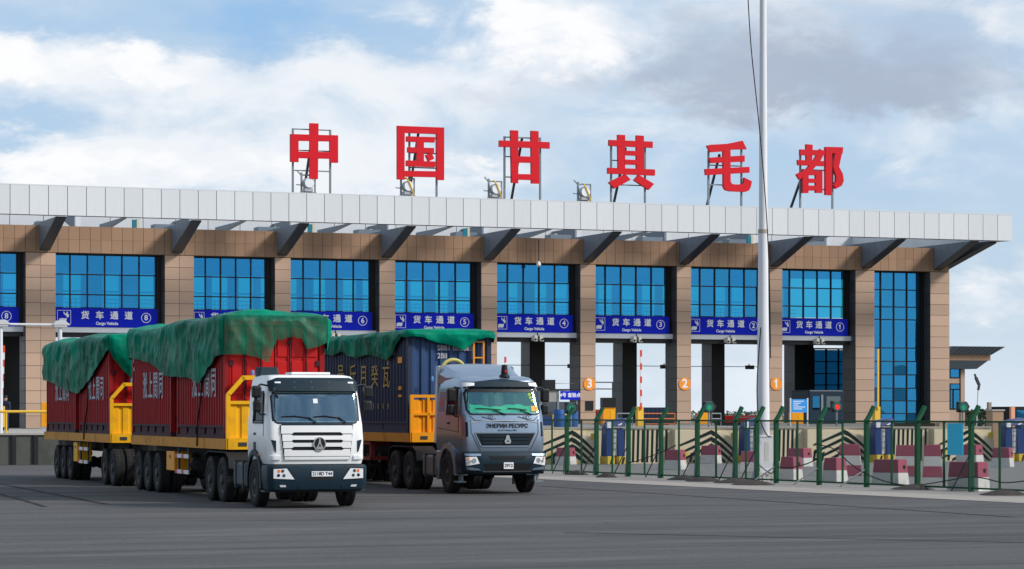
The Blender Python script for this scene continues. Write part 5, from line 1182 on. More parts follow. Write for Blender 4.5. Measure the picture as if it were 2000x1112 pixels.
# ---------------------------------------------------------------- tarpaulins
def lerp_pts(P):
    P = sorted(P)
    def f(x):
        if x <= P[0][0]: return P[0][1]
        for a, b in zip(P, P[1:]):
            if x <= b[0]:
                t = (x-a[0])/(b[0]-a[0]); t = t*t*(3-2*t)*.5+t*.5; return a[1]+(b[1]-a[1])*t
        return P[-1][1]
    return f
def tarp(F, xa, xb, ztop, hemR, hemF, label, net=None, W=1.235, mound=.10, hemL=None, hemB=None, seed=0, topz=None):
    t = thing('tarpaulin', label, 'tarpaulin', F.p(xa, 0, 0), F.rz); L = xa-xb
    hemL = hemL or (lambda x: 3.6+.15*math.sin(x)); nx = int(L/.075); ny = 34; nd_ = 26
    def nzv(p, sc): return Vector((noise.noise(Vector(p)*sc+Vector((seed,0,0))), noise.noise(Vector(p)*sc+Vector((seed,31,0))), noise.noise(Vector(p)*sc+Vector((seed,0,57)))))
    tz = topz or (lambda x: 0.0)
    def top(x, u):        # u -1..1
        e = (1-abs(u)**4); ex = min(1, (0-x)/.25, (x+L)/.25); ex = max(0, ex)
        z = ztop+tz(x)+(.03+mound*(.6+.9*noise.noise(Vector((x*.7, u*1.2, seed)))))*e*ex+.05*abs(noise.noise(Vector((x*2.6, u*3, seed+5))))*e*ex+.04
        return Vector((x, u*(W+.02), z))
    def disp(p, nrm, d, dm=1.0):  # d: distance below the edge
        k = min(1, d/.12)
        x, y, z = p
        s_ = x*nrm.y+y*nrm.x
        fold = math.sin(s_*9+1.5*math.sin(z*1.7+s_*.9)+5*noise.noise(Vector((s_*.8, z*.6, seed))))
        fold2 = 1-2*abs(noise.noise(Vector((s_*2.3+z*1.1, z*.7-s_*.25, seed+9))))
        fold3 = 1-2*abs(noise.noise(Vector((s_*4.6-z*2.4, z*1.6+s_*.6, seed+19))))
        sw = 1-2*abs(noise.noise(Vector((s_*.75+z*.6, z*.5-s_*.35, seed+39)))); sw2 = 1-2*abs(noise.noise(Vector((s_*1.0-z*.9, z*.5+s_*.5, seed+49))))
        he = 1-.75*min(1, (d/max(.3, dm))**3)
        out = .02+k*he*(.10*max(0, sw-.3)+.08*max(0, sw2-.35)+.05*max(0, fold2-.3)+.02*max(0, fold3-.3)+.03*noise.noise(Vector(p)*1.5+Vector((seed,0,0))))+.02*d
        return p+nrm*max(.012, out)+nzv(p, 1.4)*.02*k
    m = MB()
    xs = [-L*i/nx for i in range(nx+1)]
    m.grid(lambda i, j: top(xs[i], -1+2*j/ny), nx+1, ny+1)
    for s, hem in ((-1, hemR), (1, hemL)):
        nrm = Vector((0, s, 0))
        def P(i, j):
            e = top(xs[i], s); h = hem(xa+xs[i])+.03*noise.noise(Vector((xs[i]*1.6, seed, 3)))-F.m.translation.z; d = (e.z-h)*j/nd_; q = Vector((e.x, e.y, e.z-d))
            if j == 0: return e
            cx = min(1, -xs[i]/.15) if xs[i] > -.15 else (min(1, (L+xs[i])/.15) if L+xs[i] < .15 else 1)
            r_ = disp(q, nrm, d, e.z-h); return q.lerp(r_, max(.1, cx))
        m.grid(P, nx+1, nd_+1)
    hemB = hemB or (lambda y: ztop-.7+.15*math.sin(y*3))
    def endskirt(mb, x0, nrm, hem):
        n2 = 40
        def P(i, j):
            u = -1+2*i/n2; e = top(x0, u); h = hem(u)+.03*noise.noise(Vector((u*4, seed, 8))); d = (e.z-h)*j/nd_
            q = Vector((e.x, e.y, e.z-d))
            if j == 0: return e
            return q.lerp(disp(q, nrm, d, e.z-h), max(.1, min(1, (1-abs(u))/.1)))
        mb.grid(P, n2+1, nd_+1)
    endskirt(m, -L, Vector((-1,0,0)), hemB)
    if not net: endskirt(m, 0, Vector((1,0,0)), hemF)
    o = m.build('cover', M_tarp, t, 60)
    if net:
        q = MB(); endskirt(q, 0, Vector((1,0,0)), hemF); q.build('front_net', net, t, 60)
    return t
def netmat():
    m = mat('green_net', (.0,.13,.07), .5, var=.3, vscale=5, bump=.5, bscale=9); nt = m.node_tree; N = nt.nodes; L = nt.links
    b = N['Principled BSDF']; o = N['Material Output']; tr = N.new('ShaderNodeBsdfTransparent'); mx = N.new('ShaderNodeMixShader')
    n = N.new('ShaderNodeTexNoise'); n.inputs['Scale'].default_value = 3.0; n.inputs['Detail'].default_value = 5; tc = N.new('ShaderNodeTexCoord'); mp = N.new('ShaderNodeMapping'); mp.inputs['Scale'].default_value = (1, 3.0, .9); mp.inputs['Rotation'].default_value = (R(35), 0, 0)
    L.new(tc.outputs['Object'], mp.inputs[0]); L.new(mp.outputs[0], n.inputs['Vector'])
    r = N.new('ShaderNodeMapRange'); r.inputs[1].default_value = .38; r.inputs[2].default_value = .62; r.inputs[3].default_value = .62; r.inputs[4].default_value = .86; L.new(n.outputs[0], r.inputs[0]); L.new(r.outputs[0], mx.inputs[0])
    L.new(tr.outputs[0], mx.inputs[1]); L.new(b.outputs[0], mx.inputs[2]); L.new(mx.outputs[0], o.inputs[0]); return m
M_net = netmat()
hA = lerp_pts([(-15.1,3.66),(-14.2,3.60),(-12,3.47),(-10.6,3.22),(-9.9,3.08),(-8.8,3.04),(-7.2,3.0),(-6.3,2.93),(-5.7,2.84),(-5.2,3.0),(-4.5,3.22),(-3.8,3.45),(-3.15,3.50)])
hAF = lerp_pts([(-1,3.50),(-.65,3.50),(-.35,3.42),(-.2,3.32),(-.13,3.30),(-.08,3.62),(.0,3.85),(.3,3.93),(.5,3.88),(.60,3.62),(.75,3.68),(1,3.80)])
tA = tarp(T1, -3.14, -15.3, 4.36, hA, hAF, 'green tarpaulin over the two front maroon containers behind the white cab', net=M_net, seed=2, mound=.10, topz=lambda x: .10*math.exp(-((x+1.2)/1.2)**2)+.06*math.sin(x*.9))
hC = lerp_pts([(-30.5,3.2),(-28.5,3.1),(-27,2.95),(-25,2.80),(-24,2.74),(-23.4,2.72),(-22.8,2.85),(-22,2.99),(-21,3.2),(-20,3.5),(-19.2,3.75),(-18.5,3.95)])
hCF = lerp_pts([(-1,3.95),(-.9,3.7),(-.6,3.25),(-.45,3.1),(-.3,3.15),(0,3.5),(1,3.7)])
tC = tarp(T1, -18.45, -30.55, 4.36, hC, hCF, 'green tarpaulin draped over the two rear maroon containers of the train', seed=11, mound=.10, topz=lambda x: .05*math.sin(x*1.1))
hB = lerp_pts([(-16,4.0),(-12,3.92),(-11,3.86),(-10.2,3.95),(-9.3,3.80),(-8.4,3.72),(-7.5,3.80),(-6.3,3.74),(-5.5,3.60),(-5.0,3.72),(-4.3,4.1),(-3.8,4.24),(-3.5,4.2)])
hBF = lerp_pts([(-1,4.22),(-.7,4.22),(-.4,4.10),(.0,3.98),(.25,3.86),(.4,3.97),(.6,4.15),(.85,4.24),(1,4.2)])
tarp(T2, -3.5, -15.9, 4.38, hB, hBF, 'dark green tarpaulin over the top of the navy container', seed=23, mound=.02, hemL=lambda x: 4.1)
# black tie straps hanging down the maroon containers
def strap(F, pts, label):
    o = MB(Vector((0,0,0))).tube([Vector(p)-Vector(pts[-1]) for p in pts], .022, 5).build('tie_strap', M_cable); tag(o, label, 'strap', 'tie straps on the containers'); o.location = F.p(*pts[-1]); o.rotation_euler = (0,0,F.rz)
strap(T1, [(-5.6,-1.27,2.9),(-5.75,-1.26,2.4),(-6.1,-1.26,1.9),(-6.15,-1.27,1.3)], 'black strap hanging from the front tarpaulin onto the first yellow trailer')
strap(T1, [(-21.9,-1.27,2.85),(-22.1,-1.26,2.3),(-22.6,-1.26,1.8),(-22.7,-1.27,1.3)], 'black strap hanging from the rear tarpaulin onto the tail trailer')

# ================================================================ MAST, FENCE, BARRIERS, KIOSKS, SMALL THINGS
mx_, my_ = GP(1490.5, 940)
t = thing('light_mast', 'tall white steel mast standing in front of the green fence', 'mast', (mx_, my_, 0))
mp = MB().hexa([(-.30,-.30,.0),(.30,-.30,.0),(.30,.30,.0),(-.30,.30,.0),(-.21,-.21,.42),(.21,-.21,.42),(.21,.21,.42),(-.21,.21,.42)]).box(-.235,.235,-.2,.2,.42,1.42).box(-.26,.26,-.22,.22,1.36,1.43)
mp.build('base_box', M_pole, t, bevel=.015)
MB().box(-.05,.09,-.208,-.2,.62,1.22).build('access_door', M_bwhite, t)
MB().lathe([(.205,1.4),(.19,3.2),(.165,5.5),(.150,7.7)], (0,0,0), 'z', 32).build('lower_pole', M_pole, t, True)
MB().lathe([(.160,7.7),(.160,7.82)], (0,0,0), 'z', 32).build('collar', mat('rust_band', (.4,.36,.3), .6), t, True)
MB().lathe([(.138,7.821),(.112,13),(.09,20)], (0,0,0), 'z', 32).build('upper_pole', M_pole, t, True)
sk = MB()
for a, h in ((-.26,.30), (-.12,.24), (.05,.28), (.2,.34)): sk.prism([(a-.09,0),(a+.1,0),(a+.07,h),(a-.02,h*1.1),(a-.08,h*.7)], lambda u, v, q: (u, q, v), -.32, -.304)
sk.build('torn_wrap', M_bwhite, t)
def cable(pts, r, label, m=M_cable, name='cable'):
    o0 = Vector(pts[-1]); o = MB(o0).tube(pts, r, 6).build(name, m, None, True); o.location = o0; tag(o, label, 'cable'); return o
def catm(P, n=8):
    P = [Vector(p) for p in P]; out = []
    for i in range(len(P)-1):
        p0, p1, p2, p3 = P[max(i-1,0)], P[i], P[i+1], P[min(i+2,len(P)-1)]
        for k in range(n):
            t_ = k/n; out.append(.5*((2*p1)+(-p0+p2)*t_+(2*p0-5*p1+4*p2-p3)*t_**2+(-p0+3*p1-3*p2+p3)*t_**3))
    out.append(P[-1]); return out
Zm = FPX*2.1/(940-HOR)
def MP(px, py, dz=-.35): x, y = AT(px, Zm+dz); return (x, y, CAMZ+(HOR-py)*(Zm+dz)/FPX)
cable(catm([MP(1458,-60), MP(1466,80), MP(1477,190), MP(1486,280), MP(1497,420), MP(1503,560), MP(1505,700)]), .016, 'thin black cable running down from the sky along the upper white mast')
cable(catm([MP(1486,640), MP(1479,740), MP(1480,800), MP(1486,825), MP(1498,850), MP(1505,853)]), .018, 'black cable curling round the mast just above its base box')
cable(catm([MP(1478,903), MP(1490,915), MP(1506,925), MP(1512,918)]), .018, 'black cable looped low round the mast base')

# ---- chain link fence
fl = (F1-F0).length
FL = Vector((F0.x, F0.y, 0))
fence = thing('chain_link_fence', 'long green chain link fence with bent post tops along the road', 'fence', FL)
fang = math.atan2(fd.y, fd.x)
def onf(px):     # intersection of the view ray with the fence line -> distance along fence
    r = Vector(c2w((px-1000)/FPX, 1.0)); n = fp; k = F0.dot(n)/r.dot(n); return (r*k-F0).dot(fd)
posts = [onf(p) for p in (1050,1107,1165,1227.5,1291,1362,1436,1478,1516,1600,1692.7,1792,1897,2010,2125)]
P3 = lambda s, o, z: Vector((F0.x+fd.x*s+fp.x*o, F0.y+fd.y*s+fp.y*o, z))
def fpost(s, w=.13):
    a = fd*w/2; b = fp*w/2
    def sq(c): return [Vector((c.x, c.y, c.z))+Vector((u*a.x+v*b.x, u*a.y+v*b.y, 0)) for u, v in ((-1,-1),(1,-1),(1,1),(-1,1))]
    m = MB(FL).hexa(sq(P3(s,0,0))+sq(P3(s,0,1.93)))
    m.tube([P3(s,0,1.9), P3(s,.12,2.08), P3(s,.24,2.30)], .072, 10)
    return m.build('post', M_green, fence)
for s in posts: fpost(s, .12)
rl = posts[0]-3; rr_ = posts[-1]
m = MB(FL)
for z in (1.88, .10): m.bar(P3(rl,0,z), P3(rr_,0,z), .05)
m.build('rail', M_green, fence)
for a, b in zip([posts[0]-2.2]+posts, posts):
    if b-a < 1.2: continue
    mid = (a+b)/2; MB(FL).bar(P3(mid,0,.1), P3(mid,0,1.88), .05).build('panel_bar', M_green, fence)
for a, b in zip(posts, posts[1:]):
    w = MB(FL); L_ = b-a; h = 1.76; st = .085; th = .007
    k = -h
    while k < L_:
        for sg in (1, -1):
            # wire from (k,0) going up at 45 deg
            s0, z0, s1, z1 = k, 0, k+h, h
            if s0 < 0: z0 -= s0; s0 = 0
            if s1 > L_: z1 -= s1-L_; s1 = L_
            if z1-z0 > .02:
                if sg < 0: z0_, z1_ = h-z0, h-z1
                else: z0_, z1_ = z0, z1
                p, q = P3(a+s0,.004*sg,.11+z0_), P3(a+s1,.004*sg,.11+z1_); nn = Vector((0,0,th))
                w.add([p-nn, q-nn, q+nn, p+nn], [(0,1,2,3)])
        k += st
    w.build('wire_mesh', M_wire, fence)
for s in [posts[i] for i in (0,1,2,3,4,5,6,7,12)]:
    MB(FL).tube([P3(s,-.05,1.0), P3(s-.42,-.35,.02)], .018, 6).tube([P3(s,-.05,1.0), P3(s+.42,-.35,.02)], .018, 6).build('brace', M_dsteel, fence)
for s in [posts[i] for i in (8,9,10)]: MB(FL).tube([P3(s,-.05,.5), P3(s-.9,-.3,.02)], .025, 6).build('brace', M_bwhite, fence)
poster = MB(FL)
pa, pb = onf(1854), onf(1884)
ps = MB(P3(pa,-.03,.0)).hexa([P3(pa,-.04,.98), P3(pb,-.04,.98), P3(pb,-.06,.98), P3(pa,-.06,.98), P3(pa,-.04,1.84), P3(pb,-.04,1.84), P3(pb,-.06,1.84), P3(pa,-.06,1.84)]).build('notice_board', M_cyan); ps.location = P3(pa,-.03,0); tag(ps, 'cyan notice sheet hung on the inside of the green fence', 'notice')
# ropes drooping along the fence
def rope(lst, label):
    P = [P3(onf(px), -.10, CAMZ+(HOR-py)*((Vector(c2w((px-1000)/FPX,1.0))*0).length+FPX and 1)*0) for px, py in []]
    pts = []
    for px, py in lst:
        s = onf(px); q = P3(s, -.09, 0); Zd = q.x*sT+q.y*cT; pts.append((q.x, q.y, CAMZ+(HOR-py)*Zd/FPX))
    cable(catm(pts), .016, label)
rope([(1522,912),(1545,914),(1575,908),(1600,898)], 'black rope drooping across the fence bay right of the mast')
rope([(1602,868),(1635,878),(1665,905),(1695,925),(1740,942),(1790,948),(1850,940),(1897,932),(1930,935),(1965,943),(2005,940)], 'black rope sagging low along the last three fence bays')
rope([(1232,905),(1260,897),(1300,882),(1325,870)], 'black rope hanging across the fence bay at the middle of the photo')
# sandbag heaps on post feet
def heap(px, py, w, label):
    x, y = GP(px, py); m = MB(); n = 20
    m.grid(lambda i, j: ((w*(1-j/5))*math.cos(2*PI*i/n)*(1+.15*math.sin(i*2.3)), (w*.6*(1-j/5))*math.sin(2*PI*i/n), .15*math.sin(PI/2*j/5)+.012*math.sin(i*3+j)+.006), n, 6, True)
    o = m.build('sandbag', M_sand, None, True); o.location = (x, y, 0); tag(o, label, 'sandbag', 'dark sandbags weighing down the fence feet'); o.rotation_euler = (0,0,-TH)
for px, py, w, lb in ((1126,928,.4,'small dark sandbag at the fence foot left of the chevrons'), (1185,933,.35,'thin dark sandbag at the second fence foot from the grey cab'), (1335,938,.5,'flat dark sandbag left of the mast, fourth from it'), (1375,941,.55,'dark sandbag between two fence feet left of the mast'), (1438,944,.65,'large dark sandbag second left of the mast'), (1472,948,.62,'large dark sandbag against the left of the mast base'),
                      (1785,957,.6,'large dark sandbag at the fence foot right of the mast'), (1962,968,.6,'dark sandbag at the far right fence foot')): heap(px, py, w, lb)

# ---- red and white concrete blocks
def block(l, r, top, bot, side, label, three=False):      # side: share of the picture width taken by the right-hand face
    Z = FPX*2.1/(bot-HOR); sc = FPX/Z; h = (bot-top)/sc; w = (r-l)/sc
    ang = R(40 if side > .3 else (24 if side > .12 else 8)); b = w*side/math.sin(ang) if side > .02 else w*.5; a = w*(1-side)/math.cos(ang); b = min(max(b, .35), 1.1)
    ctr = Vector(AT((l+r)/2, Z+.35)); t = thing('barrier_block', label, 'barrier', (ctr.x, ctr.y, .003), -TH-ang, group='red and white concrete barrier blocks behind the fence')
    def sl(z0, z1, m, name, ins0, ins1):
        return MB().hexa([(-a/2+ins0,-b/2+ins0,z0),(a/2-ins0,-b/2+ins0,z0),(a/2-ins0,b/2-ins0,z0),(-a/2+ins0,b/2-ins0,z0),(-a/2+ins1,-b/2+ins1,z1),(a/2-ins1,-b/2+ins1,z1),(a/2-ins1,b/2-ins1,z1),(-a/2+ins1,b/2-ins1,z1)]).build(name, m, t, bevel=.015)
    if three: sl(0, h*.33, M_bpink, 'red_band', 0, .03); sl(h*.331, h*.64, M_bwhite, 'white_band', .03, .05); sl(h*.641, h, M_bpink, 'red_top', .05, .08)
    else: sl(0, h*.48, M_bwhite, 'white_base', 0, .03); sl(h*.481, h, M_bpink, 'red_top', .03, .06)
    MB().lathe([(.06,0),(.06,.03)], (a/2-.05, b*.1, h*.7), 'x', 12).build('lifting_hole', M_black, t)
BK = [(1083,1127,875,908,.3,'faded block nearest the grey truck cab',0), (1296,1343,879,918,.3,'pointed faded block left of the second chevron panel',0), (1366,1411,871,906,.25,'block in front of the second chevron panel',0), (1444,1482,882,923,.05,'block just left of the white mast',0),
      (1520,1570,893,939,.45,'front block directly right of the mast',0), (1534,1589,876,912,.4,'block with a dark hole behind the one right of the mast',0), (1604,1658,895,942,.5,'front block at the fence post under the red signal',0), (1633,1686,868,930,.1,'taller block behind, before the third chevron panel',1),
      (1702,1776,898,948,.35,'wide dark front block with round hole before a blue kiosk',0), (1745,1800,870,931,.05,'tall three banded block, left of a pair',1), (1801,1842,869,933,.05,'tall three banded block, right of a pair',1), (1866,1922,869,908,.35,'block behind, under the cyan notice',0), (1849,1934,903,960,.35,'bright front block nearest the right edge',0), (1934,1983,875,913,.3,'block furthest right in the back row',0)]
for l, r, tp, bt_, sd, lb, th3 in BK: block(l, r, tp, bt_, sd, 'red and white concrete '+lb, bool(th3))

# ---- blue and yellow kiosks in front of the wall
def kiosk(px, w_px, label):
    y = PY-1.0; x = WX(px, y); k = (w_px/47.0)
    t = thing('inspection_kiosk', label, 'kiosk', (x, y, 0), 0, 'blue kiosks on yellow feet before the painted wall')
    w = k/2
    b = MB().hexa([(-w,-.3,.32),(-w*.25,-.3,.32),(-w*.25,.3,.32),(-w,.3,.32),(-w*.95,-.22,1.55),(-w*.2,-.22,1.62),(-w*.2,.25,1.62),(-w*.95,.25,1.55)]).hexa([(w*.25,-.3,.32),(w,-.3,.32),(w,.3,.32),(w*.25,.3,.32),(w*.2,-.22,1.5),(w*.95,-.22,1.5),(w*.95,.25,1.5),(w*.2,.25,1.5)])
    b.build('side_column', M_kblue, t, bevel=.03)
    MB().box(-w*.22, w*.22, -.2, .2, .36, 1.45).build('centre_panel', M_bwhite, t)
    ln = MB()
    for z in (.6, .85, 1.1, 1.3): ln.box(-w*.15, w*.15, -.21, -.201, z, z+.05)
    ln.box(-w*.1,-w*.05,-.212,-.202,.5,1.4).build('panel_print', M_steel, t)
    MB().hexa([(-w*.9,-.35,1.56),(w*1.0,-.35,1.56),(w*1.0,.3,1.56),(-w*.9,.3,1.56),(-w*.5,-.25,1.80),(w*1.05,-.25,1.92),(w*1.05,.3,1.92),(-w*.5,.3,1.80)]).build('head', M_kblue, t, bevel=.03)
    MB().box(-w*.95,-w*.55,-.38,-.30,1.50,1.76).build('screen', M_lampglass, t)
    MB().prism([(w*.1,1.62),(w*.6,1.72),(w*.6,1.66),(w*.35,1.60)], lambda u, v, q: (u, q, v), -.372, -.352).build('arrow_mark', M_signwhite, t)
    for s in (-1, 1):
        ft = MB().box(s*w*.6-w*.38, s*w*.6+w*.38, -.42, .4, 0, .33).build('foot', M_ystripe, t, bevel=.02)
        MB().prism([(s*w*.6-.06,.02),(s*w*.6+.04,.02),(s*w*.6+.12,.30),(s*w*.6+.02,.30)], lambda u, v, q: (u, q, v), -.427, -.41).build('foot_stripe', M_black, ft)
kiosk(1197, 40, 'blue kiosk on yellow feet below the orange cabinet beside column three'); kiosk(1464, 38, 'blue kiosk just left of the white mast'); kiosk(1721, 42, 'blue kiosk with arrow mark in front of the tall glass bay'); kiosk(1976, 46, 'blue kiosk at the right edge of the photo')
kiosk(925, 40, 'blue kiosk hidden behind the grey truck cab') if False else None

# ---- things on the platform
PZ = 1.445
def on(px, y): return WX(px, y)
def cabinet(px, wpx, top, label, y=126.0, hood=True):
    x = on(px, y); s = FPX/Zc(px, y); w = wpx/s; zt = CAMZ+(HOR-top)/s
    t = thing('equipment_cabinet', label, 'cabinet', (x, y, PZ), R(-8), 'orange equipment cabinets on the platform')
    MB().box(-w/2, w/2, 0, w*.8, .1, zt-PZ).build('body', M_oran, t, bevel=.015)
    MB().box(-w/2-.04, w/2+.04, -.04, w*.8+.04, 0, .1).build('plinth', M_conc, t)
    MB().box(w*.1, w*.42, -.012, 0, .3, zt-PZ-.15).build('door', M_yel, t)
    if hood: MB().box(-w/2-.02, w/2+.02, -.06, w*.8, zt-PZ+.002, zt-PZ+.50).build('display_hood', M_black, t, bevel=.01)
cabinet(1190, 25, 796, 'orange cabinet with black hood just right of the column numbered three'); cabinet(1376, 22, 806, 'orange cabinet behind the green signal right of column two', hood=False); cabinet(1558, 24, 806, 'orange cabinet under the blue information board', hood=False); cabinet(88, 14, 786, 'orange cabinet half hidden by the tail container, left edge', y=112.0, hood=False)
def signal(px, py, label, m, y=118.0, flip=False):
    x = on(px, y); s = FPX/Zc(px, y); z = CAMZ+(HOR-py)/s
    t = thing('traffic_signal', label, 'traffic light', (x, y, PZ), 0, 'round traffic signals on poles')
    MB().tube([(0,0,0),(0,0,z-PZ-.2)], .05, 8).build('pole', M_steel, t)
    MB().box(-.26,.26,0,.22,z-PZ-.28,z-PZ+.28).build('housing', M_black, t, bevel=.04)
    MB().lathe([(.24,-.16),(.25,0),(.21,0)], (-.02,0,z-PZ), 'y', 20).build('hood', mat('hood_green', (.02,.09,.08), .5), t, True)
    MB().lathe([(.13,-.006),(.13,0)], (-.04,-.161,z-PZ-.03), 'y', 20).build('lens', m, t)
    MB().hexa([(.26,.0,z-PZ-.25),(.45,.05,z-PZ),(.45,.15,z-PZ),(.26,.2,z-PZ-.25),(.26,.0,z-PZ+.25),(.451,.05,z-PZ+.02),(.451,.15,z-PZ+.02),(.26,.2,z-PZ+.25)]).build('cowl', M_black, t)
signal(1115, 797, 'traffic signal with green lens left of the column numbered three', M_gglow); signal(1384, 795, 'traffic signal with green lens between column two and the mast', M_gglow); signal(1634, 794, 'traffic signal glowing red in front of lane one', M_rglow); signal(1880, 795, 'traffic signal at the right corner of the gate hall', M_gglow)
def arm(px, top, bot, label, red=True, y=126.0, lean=0):
    x = on(px, y); s = FPX/Zc(px, y); z1 = CAMZ+(HOR-top)/s; z0 = CAMZ+(HOR-bot)/s; L = z1-z0
    t = thing('raised_boom', label, 'boom barrier', (x, y, PZ), 0, 'raised boom barriers in the lanes')
    n = 9 if red else 3
    for k in range(n):
        MB().box(-.05+lean*k/n, .05+lean*k/n, -.03, .03, z0-PZ+L*k/n, z0-PZ+L*(k+1)/n-.002).build('arm_segment', (M_reflw if k % 2 else mat('boom_red', (.70,.06,.03), .5)) if red else M_yrod, t)
    MB().box(-.17,.17,.04,.35,0,max(.2,z0-PZ+.15)).build('motor_box', M_yrod, t, bevel=.02)
arm(1252, 684, 800, 'red and white boom raised upright in lane three'); arm(1715, 682, 800, 'plain yellow boom raised before the tall glass bay', False); arm(987, 697, 800, 'orange tipped boom behind the grey cab roof'); arm(3, 675, 800, 'red and white boom at the left edge of the photo', lean=.12)
# information board
y = 124.0; x = on(1561, y); s = FPX/Zc(1561, y); w = 34/s; z0 = CAMZ+(HOR-806)/s; z1 = CAMZ+(HOR-780)/s
t = thing('information_board', 'light blue information board on two white posts below the column numbered one', 'sign', (x, y, PZ))
MB().box(-w/2, w/2, 0, .05, z0-PZ, z1-PZ).build('panel', mat('info_blue', (.03,.28,.70), .5), t)
pr = MB()
for k, (a, b) in enumerate(((-.38,.3),(-.38,.1),(-.38,-.05),(-.38,.38),(-.38,.2))): pr.box(w*a, w*b, -.006, .002, z1-PZ-.09-.1*k-.035, z1-PZ-.09-.1*k)
pr.build('print', M_signwhite, t)
MB().box(-w/2-.08,-w/2-.01,0,.06,0,z1-PZ+.06).build('post', M_bwhite, t); MB().box(w/2+.01,w/2+.08,0,.06,0,z1-PZ+.06).build('post', M_bwhite, t)
# toll booth behind the grey cab mirror
y = 135.0; x0, x1 = on(1056, y), on(1127, y)
t = thing('toll_booth', 'grey glass booth with a blue sign behind the grey truck cab', 'booth', (x0, y, PZ)); W_ = x1-x0
def ZZ(py): return CAMZ+(HOR-py)/(FPX/Zc(1090, y))-PZ
MB().box(0, W_, 0, 2.4, 0, ZZ(815)).build('base', M_kblue, t)
MB().box(0, W_, .05, 2.3, ZZ(815), ZZ(785)).build('window_band', M_sg, t)
MB().box(0, W_*.48, 0, 2.4, ZZ(785), ZZ(763)).build('upper_wall', mat('booth_grey', (.28,.28,.26), .6), t); MB().box(-.1, W_+.1, -.1, 2.5, ZZ(763)+.002, ZZ(760)).build('roof', M_black, t)
for u in (0, .47, .98): MB().box(W_*u-.04, W_*u+.06, -.03, .05, 0, ZZ(763)).build('mullion', M_steel, t)
sg = MB().box(W_*.53, W_*1.05, -.12, -.04, ZZ(781), ZZ(764)).build('sign', M_blue, t)
text_mb('4号 查验点', .26, lambda u, v, q: (W_*.79+u, -.122-q, (ZZ(781)+ZZ(764))/2+v), bold=.006, ext=.003).build('lettering', M_signwhite, sg)
MB().box(.35, .95, .2, .7, ZZ(760)+.002, ZZ(742)).build('roof_unit', M_black, t)
MB().tube([(W_*.4,.3,ZZ(758)),(W_*.4,.3,ZZ(749)),(W_*1.1,.3,ZZ(749))], .02, 5).build('roof_rail', M_steel, t)
for k, (px, c) in enumerate(((1092, M_kblue), (1118, M_kblue))):
    xx = on(px, 120); o = MB().lathe([(.27,0),(.29,.3),(.27,.6),(.29,.62),(.25,.85)], (0,0,0), 'z', 18).build('plastic_barrel', mat('barrel_blue', (.02,.09,.28), .45), None, True); o.location = (xx, 120, PZ); tag(o, 'blue plastic barrel on the platform, %s' % ('nearer the grey truck cab' if k == 0 else 'below the green signal left of column three'), 'barrel', 'blue barrels on the platform')
# dark inspection cabin in lane one
y = 150.0; x0, x1 = on(1580, y), on(1648, y); t = thing('inspection_cabin', 'dark blue cabin standing in lane one behind the red signal', 'booth', (x0, y, PZ)); W_ = x1-x0
h = CAMZ+(HOR-762)/(FPX/Zc(1610, y))-PZ
MB().box(0, W_, 0, 2.5, 0, h).build('body', mat('cabin_navy', (.01,.025,.045), .4), t, bevel=.08)
MB().box(.25, W_*.3, -.02, 0, .9, h-.4).build('window', M_wg, t); MB().box(W_*.5, W_*.9, -.02, 0, .9, h-.4).build('window', M_cg, t); MB().box(W_*.34,W_*.40,-.05,0,.1,h-.3).build('door_post', M_steel, t)
# railings on the platform
def railing(pa, pb, py, y, m, label, nr=2):
    xa, xb = on(pa, y), on(pb, y); s = FPX/Zc((pa+pb)/2, y); z = CAMZ+(HOR-py)/s
    t = thing('guard_rail', label, 'railing', (xa, y, PZ), 0)
    b = MB()
    for k in range(nr): b.tube([(0,0,z-PZ-.28*k),(xb-xa,0,z-PZ-.28*k)], .035, 6)
    b.build('rail', m, t)
    n = max(2, int((xb-xa)/1.3)+1)
    for k in range(n): MB().tube([((xb-xa)*k/(n-1),0,0),((xb-xa)*k/(n-1),0,z-PZ)], .03, 6).build('post', m, t)
railing(1255, 1318, 808, 130, mat('rail_rust', (.5,.14,.04), .6), 'rusty orange guard rail in lane three', 3); railing(1205, 1235, 808, 128, M_steel, 'grey guard rail beside the orange cabinet in lane three'); railing(1390, 1408, 808, 128, M_steel, 'short grey guard rail right of the second orange cabinet'); railing(1434, 1482, 806, 134, M_dsteel, 'dark guard rail just left of the mast'); railing(1080, 1127, 810, 122, M_yrod, 'yellow tipped guard rail before the toll booth', 1)
# far container truck seen through lane three
def far_box(px0, px1, top, Z, col, label, cat='truck'):
    xa = Vector(AT(px0, Z)); s = FPX/Z; w = (px1-px0)/s; h = CAMZ+(HOR-top)/s
    t = thing('parked_truck', label, cat, (xa.x, xa.y, 0), -TH+R(4))
    MB().box(0, w, 0, 2.5, 1.2, h).build('container', col, t, bevel=.02)
    rb = MB()
    for k in range(int(w/.35)): rb.box(.1+.35*k, .2+.35*k, -.03, 0, 1.3, h-.1)
    rb.build('rib', col, t); MB().box(.1, w-.1, .1, 2.4, .8, 1.2).build('chassis', M_chassis, t)
    for x in (.8, w-.8, w-2.0): MB().lathe([(.2,-.02),(.5,0),(.5,.3),(.2,.32)], (x, 0, .5), 'y', 16).build('wheel', M_rubber, t)
far_box(1254, 1310, 796, 225, M_cblue, 'dark blue container truck parked far beyond lane three'); far_box(1400, 1482, 812, 260, M_cred, 'low dark red truck parked far beyond the lane left of the mast'); far_box(1163, 1182, 800, 200, mat('far_orange', (.6,.08,.03), .6), 'orange red vehicle far behind the column numbered three', 'vehicle')
far_box(160, 300, 822, 330, M_chassis, 'dark truck far behind the rear trailer') if False else None
